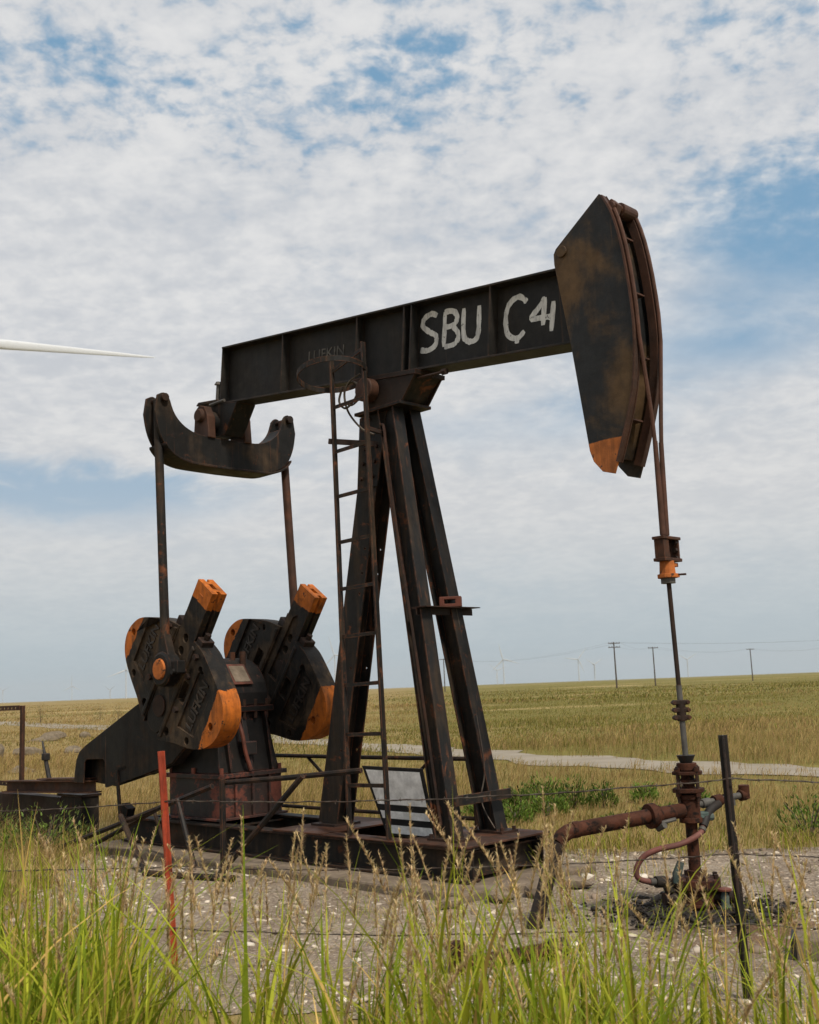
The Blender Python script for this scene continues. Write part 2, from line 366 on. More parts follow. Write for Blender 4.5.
# ------------------------------------------------------------------ ground, pad, track
def sstep(x, a, b):
    t = np.clip((x - a) / (b - a), 0, 1); return t * t * (3 - 2 * t)
def gh(x, y):
    x = np.asarray(x, float); y = np.asarray(y, float); r = np.hypot(x, y)
    z = -.0062 * x * sstep(r, 40, 220)
    z = z + .10 * np.sin(x * .11 + 1) * np.sin(y * .09) * sstep(r, 17, 50)
    z = z + .7 * np.sin(x * .011 + .4) * np.sin(y * .013 + 1.1) * sstep(r, 90, 400)
    return z - .03 * sstep(r, 12, 24)
g1 = np.concatenate([np.linspace(0, 60, 61), np.geomspace(63, 11000, 60)])
gx = np.concatenate([-g1[:0:-1], g1]); gy = gx
X, Y = np.meshgrid(gx, gy); Z = gh(X, Y); n = len(gx)
me = bpy.data.meshes.new('ground')
idx = (np.arange(n - 1)[:, None] * n + np.arange(n - 1)[None, :]).ravel()
me.from_pydata(np.stack([X, Y, Z], -1).reshape(-1, 3).tolist(), [], np.stack([idx, idx + 1, idx + n + 1, idx + n], 1).tolist())
for p in me.polygons: p.use_smooth = True
me.materials.append(MATS['prairie'])
ground = bpy.data.objects.new('ground', me); COL.objects.link(ground); structure(ground, 'dry prairie ground running out to the horizon')

PAD = [(-3.5, 10.4), (-3.1, 8.2), (-2.5, 6.9), (-1.2, 6.1), (0, 5.75), (2, 5.3), (4, 5.2), (7.5, 6.0), (8.6, 8.6), (6.2, 10.4), (3.7, 10.55), (2.2, 10.7), (1.2, 11.3), (-.4, 12.3), (-2.2, 13.6), (-3.6, 13.2)]
PADC = smooth_curve([(x, y, 0) for x, y in PAD + PAD[:1]], 10)[:-1]
PADC = [Vector((p.x + .16 * math.sin(i * 2.1) + random.uniform(-.1, .1), p.y + random.uniform(-.13, .13), 0)) for i, p in enumerate(PADC)]
PADXY = np.array([(p.x, p.y) for p in PADC])
def in_poly(px, py, poly):
    ins = np.zeros(px.shape, bool); j = len(poly) - 1
    for i in range(len(poly)):
        xi, yi = poly[i]; xj, yj = poly[j]
        c = ((yi > py) != (yj > py)) & (px < (xj - xi) * (py - yi) / (yj - yi + 1e-12) + xi); ins ^= c; j = i
    return ins
mb = MB(); ctr = Vector((1.2, 8.4, .012))
mb.add([ctr] + [Vector((p.x, p.y, .006)) for p in PADC], [(0, 1 + i, 1 + (i + 1) % len(PADC)) for i in range(len(PADC))])
structure(mb.build('gravel_pad', 'gravel'), 'pale crushed stone pad around the pump jack and wellhead')

TRACK = [(30, -2), (14.5, 6.5), (9.6, 13.6), (5.2, 20.0), (2.2, 25.2), (-.6, 31), (-4.5, 39.5), (-10, 51), (-18, 66), (-30, 88), (-60, 135)]
trk = smooth_curve([(x, y, 0) for x, y in TRACK], 10)
vs = []; 
for i, p in enumerate(trk):
    d = (trk[min(i + 1, len(trk) - 1)] - trk[max(i - 1, 0)]).normalized(); s_ = Vector((-d.y, d.x, 0)); wd = .95 + .2 * math.sin(i * .9) + .8 * float(sstep(np.array(p.y), 45, 70))
    for k in (-1, -.5, 0, .5, 1):
        q = p + s_ * k * (wd + (random.uniform(-.25, .25) if abs(k) == 1 else 0)); vs.append((q.x, q.y, float(gh(q.x, q.y)) + .016))
mb = MB().add(vs, [(i * 5 + k, i * 5 + k + 1, i * 5 + k + 6, i * 5 + k + 5) for i in range(len(trk) - 1) for k in range(4)])
structure(mb.build('dirt_track', 'track_dust', smooth=True), 'pale dirt track curving through the dry field')
TRKXY = np.array([(p.x, p.y) for p in trk])

# ------------------------------------------------------------------ pump jack   (local: x = u towards the head, y = -v, z up)
TH, OX, OY = .7947, -.168, 10.1874
JROT = TH - math.pi / 2
def jw(u, v, z=0):
    a = (math.sin(TH), -math.cos(TH)); n_ = (-math.cos(TH), -math.sin(TH))
    return Vector((OX + u * a[0] + v * n_[0], OY + u * a[1] + v * n_[1], z))
PJ = empty('pump_jack', 'black and rusty oil pump jack with orange-tipped cranks and white painted letters', 'pump jack', (OX, OY, 0), JROT)
def V(u, v, z): return Vector((u, -v, z))
def side_prism(mb, poly, v0, v1): return mb.prism(poly, lambda a, b: V(a, v0, b), lambda a, b: V(a, v1, b))

# foundation
fs = MB()
pts = [(-4.15, -.86), (-4.18, .84), (-2.4, .87), (-.6, .82), (.9, .86), (1.42, .80), (1.5, .35), (1.62, .05), (1.46, -.4), (1.5, -.82), (-1, -.88)]
fs.loft([[V(a, b, -.1) for a, b in pts], [V(a, b, .085) for a, b in pts]])
fo = fs.build('foundation_slab', 'concrete', bevel=.02); fo.location = (OX, OY, 0); fo.rotation_euler = (0, 0, JROT)
tag(fo, 'low stained concrete slab under the pump jack skid', 'concrete slab')

for sgn in (1, -1):
    MB().ibeam(V(-4.0, .45 * sgn, .225), V(1.22, .45 * sgn, .225), (0, 0, 1), .265, .17, .02, .014).build('skid_rail', 'black_paint', PJ, .003)
for u, wd in ((-3.95, .1), (-3.25, .12), (-2.3, .12), (-.95, .22), (.2, .12), (1.1, .14)):
    MB().ibeam(V(u, -.436, .22), V(u, .436, .22), (0, 0, 1), .2, wd).build('cross_member', 'black_paint', PJ)
MB().box((.45, -.54, .359), (1.23, .54, .375)).build('deck_plate', 'rust_brown', PJ, .003)
MB().box((-1.25, -.54, .359), (-.55, .54, .375)).build('deck_plate', 'rust_brown', PJ, .003)
MB().box((-.52, -.55, .3595), (.42, -.36, .37)).build('deck_plate', 'rust_brown', PJ, .003)

# samson post
for sgn in (1, -1):
    lg = MB().ibeam(V(.815, .285 * sgn, .38), V(.15, .115 * sgn, 4.26), (1, 0, 0), .205, .145, .016, .012).build('post_leg', 'leg_paint', PJ, .003)
    MB().box((.66, -.285 * sgn - .11, .375), (1.0, -.285 * sgn + .11, .395)).build('foot_plate', 'dark_rust', lg)
    for du, dv in ((.15, .08), (-.15, .08), (.15, -.08), (-.15, -.08)):
        c = V(.83 + du, .285 * sgn + dv, .39); MB().cyl(c, c + Vector((0, 0, .035)), .016, 6).build('bolt', 'dark_rust', lg)
lg = MB().ibeam(V(-.95, 0, .38), V(-.06, 0, 4.26), (0, 1, 0), .215, .26, .014, .012).build('post_leg', 'leg_paint', PJ, .003, cut=[MB().cyl(V(-.95 + .89 * k + .075, .3, .38 + 3.88 * k), V(-.95 + .89 * k + .075, -.3, .38 + 3.88 * k), .012, 10) for k in (.18, .38, .56, .61, .67)])
MB().box((-1.12, -.17, .375), (-.78, .17, .395)).build('foot_plate', 'dark_rust', lg)
gp_ = MB(); side_prism(gp_, [(-.33, 3.55), (-.05, 3.55), (.12, 4.25), (-.26, 4.25)], .118, .132); gp_.build('gusset_plate', 'leg_paint', PJ, .002)
for k in range(5):
    for du in (-.07, .09):
        c = V(-.19 + .033 * k * 1.1 + du, .13, 3.65 + .14 * k); MB().cyl(c, c + V(0, .028, 0), .019, 6).build('bolt', 'dark_rust', PJ)
MB().box((-.25, -.21, 4.255), (.38, .21, 4.285)).build('post_cap', 'leg_paint', PJ, .003)
# cross ties between the front legs
MB().angle(V(.56, .30, 2.34), V(.58, -.42, 2.34), (0, 0, -1), .06).build('tie_bar', 'dark_rust', PJ)
MB().box((.50, -.30, 2.342), (.68, .42, 2.35)).build('shelf_plate', 'dark_rust', PJ)
MB().box((.955, -.36, .66), (.975, .36, .745)).build('tie_bar', 'leg_paint', PJ, .003)

# saddle bearing
BT = R(0); BA = .1119; ZB = 4.606
def bf(u, v, z):      # beam frame -> jack frame
    return V(u * math.cos(BA) + z * math.sin(BA), v, ZB - u * math.sin(BA) + z * math.cos(BA))
sb = MB(); side_prism(sb, [(.0, 4.285), (.34, 4.285), (.40, 4.36), (.56, 4.50), (.56, 4.52), (-.20, 4.60), (-.20, 4.57), (-.06, 4.40)], -.16, .16)
sad = sb.build('saddle_bearing', 'leg_paint', PJ, .006)
for s_ in (1, -1):
    g = MB(); side_prism(g, [(-.10, 4.285), (.38, 4.285), (.57, 4.505), (.56, 4.54), (-.20, 4.615), (-.22, 4.585)], .165 * s_, .185 * s_); g.build('cheek_plate', 'dark_rust', sad, .003)
    MB().cyl(V(-.02, .19 * s_, 4.46), V(-.02, .30 * s_, 4.46), .115, 24).build('bearing_cap', 'rust_brown', sad, .01, True)
MB().prism([(-.26, -.2), (.59, -.2), (.59, .2), (-.26, .2)], lambda a, b: bf(a, b, -.045), lambda a, b: bf(a, b, -.004)).build('saddle_plate', 'dark_rust', sad)
MB().cyl(bf(.55, .12, -.075), bf(.90, .12, -.055), .014, 8).cyl(bf(.86, .12, -.057), bf(.91, .12, -.054), .030, 8).build('adjusting_bolt', 'dark_rust', sad)

# walking beam
hb = .66; tf = .02
wb = MB()
for z0, z1 in ((0, tf), (hb - tf, hb)):
    wb.prism([(-2.595, -.13), (2.55, -.13), (2.55, .13), (-2.595, .13)], lambda a, b: bf(a, b, z0), lambda a, b: bf(a, b, z1))
wb.prism([(-2.595, tf), (2.55, tf), (2.55, hb - tf), (-2.595, hb - tf)], lambda a, b: bf(a, .012, b), lambda a, b: bf(a, -.012, b))
WB = wb.build('walking_beam', 'beam_paint', PJ, .004)
for u in (-2.587, -1.50, -.33, .33, .43, 1.40):
    for s_ in (1, -1):
        MB().prism([(u - .008, tf), (u + .008, tf), (u + .008, hb - tf), (u - .008, hb - tf)], lambda a, b: bf(a, .0125 * s_, b), lambda a, b: bf(a, .122 * s_, b)).build('stiffener', 'beam_paint', WB)
def ribbon(mb, pts, wd, h=.0014, seed=0):
    rr = random.Random(seed); c = smooth_curve([(a, b, 0) for a, b in pts], 5); rows = []
    for i, p in enumerate(c):
        d = (c[min(i + 1, len(c) - 1)] - c[max(i - 1, 0)]).normalized(); s_ = Vector((-d.y, d.x, 0))
        q = wd / 2 * (1 + rr.uniform(-.16, .16))
        if i in (0, len(c) - 1): q *= .72
        rows.append((p + s_ * q, p - s_ * q * (1 + rr.uniform(-.1, .1))))
    L = [bf(a.x, .012 + h, a.y) for a, b in rows]; K = [bf(b.x, .012 + h, b.y) for a, b in rows]; m = len(rows)
    mb.add(L + K, [(i, i + 1, m + i + 1, m + i) for i in range(m - 1)])
LET = [
 ('S', [[(0.666, 0.518), (0.594, 0.547), (0.501, 0.51), (0.49, 0.441), (0.579, 0.375), (0.661, 0.328), (0.656, 0.243), (0.563, 0.204), (0.467, 0.217)]], .052),
 ('B', [[(0.768, 0.536), (0.764, 0.21)], [(0.759, 0.537), (0.874, 0.525), (0.922, 0.459), (0.88, 0.398), (0.775, 0.39)], [(0.871, 0.388), (0.943, 0.303), (0.91, 0.223), (0.774, 0.205)]], .052),
 ('U', [[(1.0, 0.532), (1.006, 0.294), (1.067, 0.218), (1.154, 0.222), (1.186, 0.3), (1.185, 0.527)]], .054),
 ('C', [[(1.731, 0.467), (1.648, 0.526), (1.547, 0.489), (1.501, 0.382), (1.524, 0.216), (1.633, 0.161), (1.712, 0.214)], [(1.633, 0.168), (1.634, 0.116)]], .050),
 ('4', [[(1.933, 0.47), (1.86, .39), (1.784, 0.311), (1.89, .302), (2.0, 0.295)], [(1.925, 0.472), (1.913, 0.233)], [(2.019, 0.424), (2.004, 0.169)]], .050)]
for k, (ch, strokes, wd) in enumerate(LET):
    mb = MB()
    for q, st in enumerate(strokes): ribbon(mb, st, wd, .0012 + .0006 * q, k * 9 + q)
    o = mb.build('painted_letter', 'white_letter_paint', WB); o['label'] = 'hand-painted white character %s on the beam web' % ch
Mb = Matrix.Translation(bf(-.90, .0125, .372)) @ Euler((math.pi / 2, 0, 0)).to_matrix().to_4x4()
Mb = Matrix.Translation(bf(-.90, .0125, .372)) @ Matrix.Rotation(BA, 4, 'Y') @ Matrix.Rotation(math.pi / 2, 4, 'X')
o = text_mb('LUFKIN', .155, .004, Mb @ Matrix.Diagonal((1.12, 1, 1, 1))).build('raised_lettering', 'raised_letter', WB); o['label'] = 'worn raised letters LUFKIN on the beam web'

# tail bearing under the beam's rear end
tb = MB().prism([(-2.9, .035), (-2.25, -.002), (-2.46, -.36), (-2.80, -.36), (-2.93, -.1)], lambda a, b: bf(a, .13, b), lambda a, b: bf(a, -.13, b)).build('tail_bearing', 'black_paint', PJ, .008)
MB().prism([(-3.03, .02), (-2.98, .06), (-2.602, .06), (-2.602, .022)], lambda a, b: bf(a, .15, b), lambda a, b: bf(a, -.15, b)).build('cap_plate', 'black_paint', tb, .01)
MB().cyl(bf(-2.66, .10, .02), bf(-2.66, .10, .24), .026, 10).build('grease_bolt', 'grey_steel', tb)
MB().cyl(bf(-2.66, .10, .235), bf(-2.66, .10, .27), .05, 14, .03).build('grease_bolt', 'grey_steel', tb)
MB().cyl(bf(-2.72, .16, .0), bf(-2.45, .16, .03), .018, 8).build('grease_bolt', 'grey_steel', tb)

# equalizer
top = smooth_curve([(0, 4.50, 0), (.36, 4.505, 0), (.54, 4.55, 0), (.66, 4.63, 0), (.735, 4.73, 0), (.79, 4.87, 0), (.855, 4.915, 0), (.935, 4.88, 0)], 3); top = [(p.x, p.y) for p in top]
bot = smooth_curve([(.965, 4.70, 0), (.93, 4.52, 0), (.86, 4.365, 0), (.75, 4.255, 0), (.58, 4.195, 0), (.38, 4.18, 0), (0, 4.175, 0)], 3); bot = [(p.x, p.y) for p in bot]
prof = [(-a, b) for a, b in top[1:][::-1]] + top + bot[:-1] + [(0, 4.175)] + [(-a, b) for a, b in bot[:-1][::-1]]
eq = MB()
for u0, u1 in ((-2.815, -2.785), (-2.595, -2.565)):
    eq.prism(prof, lambda a, b: V(u0, a, b), lambda a, b: V(u1, a, b))
bp = [q for q in [(-a, b) for a, b in bot] + [(a, b) for a, b in bot[::-1]][1:] if abs(q[0]) < .88]
eq.loft([[V(-2.86, a, b - .03), V(-2.52, a, b - .03), V(-2.52, a, b - .004), V(-2.86, a, b - .004)] for a, b in bp])
tp_ = [(-a, b) for a, b in top[:13][::-1]][:-1] + top[:13]
eq.loft([[V(-2.785, a, b - .004), V(-2.595, a, b - .004), V(-2.595, a, b - .03), V(-2.785, a, b - .03)] for a, b in tp_])
EQ = eq.build('equalizer', 'black_paint', PJ, .006)
for s_ in (1, -1):
    for u_, d_ in ((-2.815, -.05), (-2.565, .045)):
        MB().cyl(V(u_, .86 * s_, 4.855), V(u_ + d_, .86 * s_, 4.855), .045, 12).build('end_bolt', 'dark_rust', EQ, .004)
    MB().cyl(V(-2.785, .86 * s_, 4.855), V(-2.595, .86 * s_, 4.855), .026, 12).build('end_bolt', 'dark_rust', EQ)
EB = MB()
for s_ in (1, -1):
    EB.prism([(-2.84, 4.49), (-2.54, 4.49), (-2.56, 4.74), (-2.62, 4.86), (-2.72, 4.89), (-2.80, 4.84)], lambda a, b: V(a, .20 * s_, b), lambda a, b: V(a, .30 * s_, b))
EBo = EB.build('bearing_bracket', 'rust_brown', EQ, .01)
for s_ in (1, -1):
    MB().cyl(V(-2.69, .30 * s_, 4.76), V(-2.69, .345 * s_, 4.76), .085, 20, .07).build('bearing_cap', 'rust_brown', EQ, .006, True)
MB().cyl(V(-2.69, -.2, 4.70), V(-2.69, .2, 4.70), .13, 20).build('bearing_shaft', 'black_paint', EQ, 0, True)

# horse head
arc = smooth_curve([(2.715, 5.455, 0), (2.80, 5.27, 0), (2.866, 4.967, 0), (2.908, 4.55, 0), (2.912, 4.216, 0), (2.862, 3.83, 0), (2.75, 3.48, 0), (2.641, 3.204, 0)], 5)
arc = [(p.x, p.y) for p in arc]
hp = [(2.686, 5.478), (2.52, 5.362), (2.23, 5.16), (2.205, 5.12), (2.205, 5.03), (2.316, 4.311), (2.425, 3.42), (2.455, 3.33), (2.532, 3.238)] + arc[::-1]
HH = MB()
side_prism(HH, hp, .162, .18); side_prism(HH, hp, -.18, -.162)
bk = [(2.225, 5.10), (2.235, 5.0), (2.336, 4.311), (2.445, 3.45), (2.475, 3.36)]
HH.loft([[V(a, -.161, b), V(a, .161, b), V(a + .015, .161, b), V(a + .015, -.161, b)] for a, b in bk])
tpk = [(2.26, 5.155), (2.52, 5.345), (2.66, 5.44)]
HH.loft([[V(a, -.161, b), V(a, .161, b), V(a, .161, b - .015), V(a, -.161, b - .015)] for a, b in tpk])
hd = HH.build('horse_head', 'head_paint', PJ, .003)
for s_ in (1, -1):
    tk = MB()
    for (va, vb, o0, o1) in ((.190, .135, -.012, .004), (.133, .123, -.06, .010)):
        rows = []
        for i, (a, b) in enumerate(arc[:-2]):
            d = Vector((arc[min(i + 1, len(arc) - 1)][0] - arc[max(i - 1, 0)][0], arc[min(i + 1, len(arc) - 1)][1] - arc[max(i - 1, 0)][1])).normalized(); nx, nz = -d.y, d.x
            rows.append([V(a + nx * o0, va * s_, b + nz * o0), V(a + nx * o1, va * s_, b + nz * o1), V(a + nx * o1, vb * s_, b + nz * o1), V(a + nx * o0, vb * s_, b + nz * o0)])
        tk.loft(rows)
    tk.build('cable_track', 'track_rust', hd)
inn = MB(); inn.loft([[V(a - .10, -.161, b), V(a - .10, .161, b), V(a - .115, .161, b), V(a - .115, -.161, b)] for a, b in arc[2:-3]]); inn.build('inner_plate', 'head_paint', hd)
for z in (5.10, 4.62, 4.10, 3.62):
    u1 = np.interp(z, [a[1] for a in arc[::-1]], [a[0] for a in arc[::-1]])
    MB().box((u1 - .1, -.072, z), (u1 - .03, .072, z + .012)).build('gusset', 'track_rust', hd)
MB().cyl(V(2.295, .18, 5.115), V(2.295, .20, 5.115), .048, 18).build('head_pin', 'head_paint', hd, .004)
MB().cyl(V(2.76, -.15, 5.36), V(2.76, .15, 5.36), .04, 14).cyl(V(2.76, .02, 5.36), V(2.76, -.17, 5.36), .062, 18).build('bridle_anchor', 'track_rust', hd, .004)
sh = MB(); side_prism(sh, [(2.66, 5.40), (2.76, 5.43), (2.82, 5.36), (2.79, 5.29), (2.70, 5.30)], .06, .12); sh.build('bridle_anchor', 'track_rust', hd, .006)

# bridle and carrier
for s_ in (1, -1):
    c = [(a + .022, .158 * s_, b) for a, b in arc[4:18:2]]
    pts = [V(*p) for p in c if p[2] > 4.33] + [V(2.936, .154 * s_, 4.25), V(2.935, .062 * s_, 3.6), V(2.93, .034 * s_, 3.3), V(2.925, .021 * s_, 2.9), V(2.922, .022 * s_, 2.52)]
    MB().tube(pts, .0165, 8).build('bridle_cable', 'cable_rust', PJ, 0, True)
    MB().cyl(V(2.932, .042 * s_, 3.42), V(2.924, .024 * s_, 2.70), .019, 10, .024).build('cable_socket', 'cable_rust', PJ, 0, True)
ca = MB(); ca.box((2.87, -.10, 2.50), (2.975, .14, 2.525)).box((2.87, -.10, 2.665), (2.975, .14, 2.688)).box((2.88, .118, 2.525), (2.96, .138, 2.665)).box((2.88, -.09, 2.525), (2.905, .10, 2.665)).box((2.905, -.09, 2.525), (2.965, -.02, 2.665))
CA = ca.build('carrier_bar', 'rust_brown', PJ, .004)
for k in range(3):
    MB().cyl(V(2.94, -.09, 2.53 + .06 * k), V(2.94, -.12, 2.53 + .06 * k), .02, 6).build('bolt', 'dark_rust', CA)
    MB().cyl(V(2.905, .07, 2.55 + .045 * k), V(2.93, .07, 2.55 + .045 * k), .02, 6).build('bolt', 'dark_rust', CA)
cl_ = MB(); cl_.cyl(V(2.922, 0, 2.40), V(2.922, 0, 2.505), .062, 12, .055); cl_.cyl(V(2.922, 0, 2.375), V(2.922, 0, 2.405), .078, 12)
cl_.box((2.885, -.04, 2.46), (2.96, .10, 2.49)).box((2.885, -.03, 2.382), (2.96, .11, 2.412))
cl_.build('rod_clamp', 'orange_paint', CA, .004)
MB().cyl(V(2.922, 0, 2.335), V(2.922, 0, 2.375), .055, 12).build('clamp_washer', 'grey_steel', CA)
MB().cyl(V(2.96, -.06, 2.40), V(3.02, -.10, 2.40), .008, 6).build('clamp_pin', 'dark_rust', CA)

# gearbox and its pedestal
PD = MB().box((-3.22, -.40, .40), (-2.28, .40, .80)).build('pedestal', 'pedestal_paint', PJ, .004)
MB().box((-3.27, -.445, .376), (-2.235, .445, .40)).build('base_flange', 'pedestal_paint', PD, .003)
MB().box((-3.27, -.445, .80), (-2.235, .445, .845)).build('top_flange', 'pedestal_paint', PD, .004)
for k, (u, v) in enumerate(((-2.27, -.37), (-2.27, .39), (-3.2, .39), (-2.75, .41))):
    MB().cyl(V(u, v, .845), V(u, v, .905), .022, 6).build('bolt', 'rust_red', PD)
GB = MB()
GB.loft([[V(u, v, z) for u, v in ((-3.20, -w_), (-x1, -w_), (-x1, w_), (-3.20, w_))] for z, x1, w_ in ((.846, 2.30, .395), (1.0, 2.34, .375), (1.47, 2.44, .33))])
gb = GB.build('gearbox', 'gear_paint', PJ, .008)
up_ = [(-3.28, 1.53)] + [(-2.84 + .47 * math.cos(a) , 1.56 + .50 * math.sin(a)) for a in [math.pi * (1 - k / 14) for k in range(1, 14)]] + [(-2.38, 1.53)]
u2 = MB(); side_prism(u2, up_, -.33, .33); u2.build('gear_cover', 'gear_paint', gb, .02)
MB().box((-3.3, -.38, 1.47), (-2.36, .38, 1.53)).build('case_flange', 'gear_paint', gb, .004)
c0 = math.radians(38); cx, cz = -2.84 + .475 * math.cos(c0), 1.56 + .505 * math.sin(c0)
Mn = Matrix.Translation(V(cx, .0, cz)) @ Matrix.Rotation(math.pi / 2 - c0, 4, 'Y')
MB().box((-.11, -.10, -.005), (.11, .10, .012), Mn).build('inspection_plate', 'concrete', gb, .004)
MB().box((-.14, -.125, -.008), (.14, .125, .006), Mn).build('inspection_frame', 'rust_red', gb, .004)
MB().cyl(V(-2.6, -.15, 1.95), V(-2.6, -.15, 2.12), .035, 10).build('breather', 'rust_brown', gb, 0, True)
MB().cyl(V(-2.72, -.1, 2.03), V(-2.72, -.1, 2.12), .03, 6).build('breather', 'rust_brown', gb)
rb = MB(); 
for v in (.0,): side_prism(rb, [(-2.44, 1.46), (-2.41, 1.46), (-2.27, .85), (-2.33, .85)], v - .03, v + .03)
rb.build('rib', 'pedestal_paint', gb, .006)
MB().cyl(V(-2.775, -.62, 1.535), V(-2.775, .62, 1.535), .12, 24).build('slow_shaft', 'dark_rust', gb, 0, True)

for k in range(5):
    MB().cyl(V(-2.385, -.30 + .15 * k, 1.40), V(-2.385, -.30 + .15 * k, 1.60), .019, 6).build('case_bolt', 'dark_rust', gb)
for v in (.27, -.27):
    g = MB(); side_prism(g, [(-2.43, 1.46), (-2.36, 1.46), (-2.25, .85), (-2.33, .85)], v - .012, v + .012); g.build('rib', 'gear_paint', gb, .004)
MB().tube(smooth_curve([V(-2.36, .12, 1.42), V(-2.27, .12, 1.25), V(-2.24, .10, 1.05), V(-2.22, .05, .87)], 5), .022, 8).build('oil_pipe', 'rust_red', gb, 0, True)
MB().box((-2.36, -.10, 1.02), (-2.25, .06, 1.16)).build('drain_box', 'pedestal_paint', gb, .01)
for v in (-.22, .0, .22):
    MB().box((-2.28, -v - .012, .40), (-2.245, -v + .012, .80)).build('web_plate', 'pedestal_paint', PD, .003)
# belt guard
bgp = [(-5.05, .70), (-5.045, .80), (-5.0, .965), (-4.93, 1.06), (-4.80, 1.13), (-3.68, 1.575), (-3.2, 1.74), (-2.8, 1.62), (-2.6, 1.2), (-2.95, .96), (-3.5, .83), (-4.30, .665), (-4.33, .67), (-4.335, .95), (-4.38, .985), (-4.76, .975), (-4.805, .94), (-4.83, .70)]
bgb = bgp[:11] + [(-4.30, .665), (-4.83, .70)]
BGm = MB(); side_prism(BGm, bgp, .535, .55)
BG = BGm.build('belt_guard', 'black_paint', PJ, .003)
b2 = MB(); side_prism(b2, bgb, .405, .415); b2.build('back_plate', 'black_paint', BG, cut=[MB().box((-4.56, -.6, .80), (-4.50, -.3, .88))])
rim = MB(); loop = bgp[:11]
rim.loft([[V(a, .4155, b), V(a, .5345, b), V(a + .004, .5345, b - .012), V(a + .004, .4155, b - .012)] for a, b in loop]); rim.build('rim', 'black_paint', BG)
MB().bar(V(-4.05, .56, .86), V(-3.98, .56, .38), (1, 0, 0), .05, .02).build('hanger', 'black_paint', BG)
MB().bar(V(-4.05, .54, .86), V(-3.86, .54, .90), (0, 0, 1), .04, .02).build('hanger', 'black_paint', BG)
MB().bar(V(-4.0, .47, .355), V(-3.95, .47, .47), (1, 0, 0), .14, .10).build('hanger_foot', 'black_paint', BG)

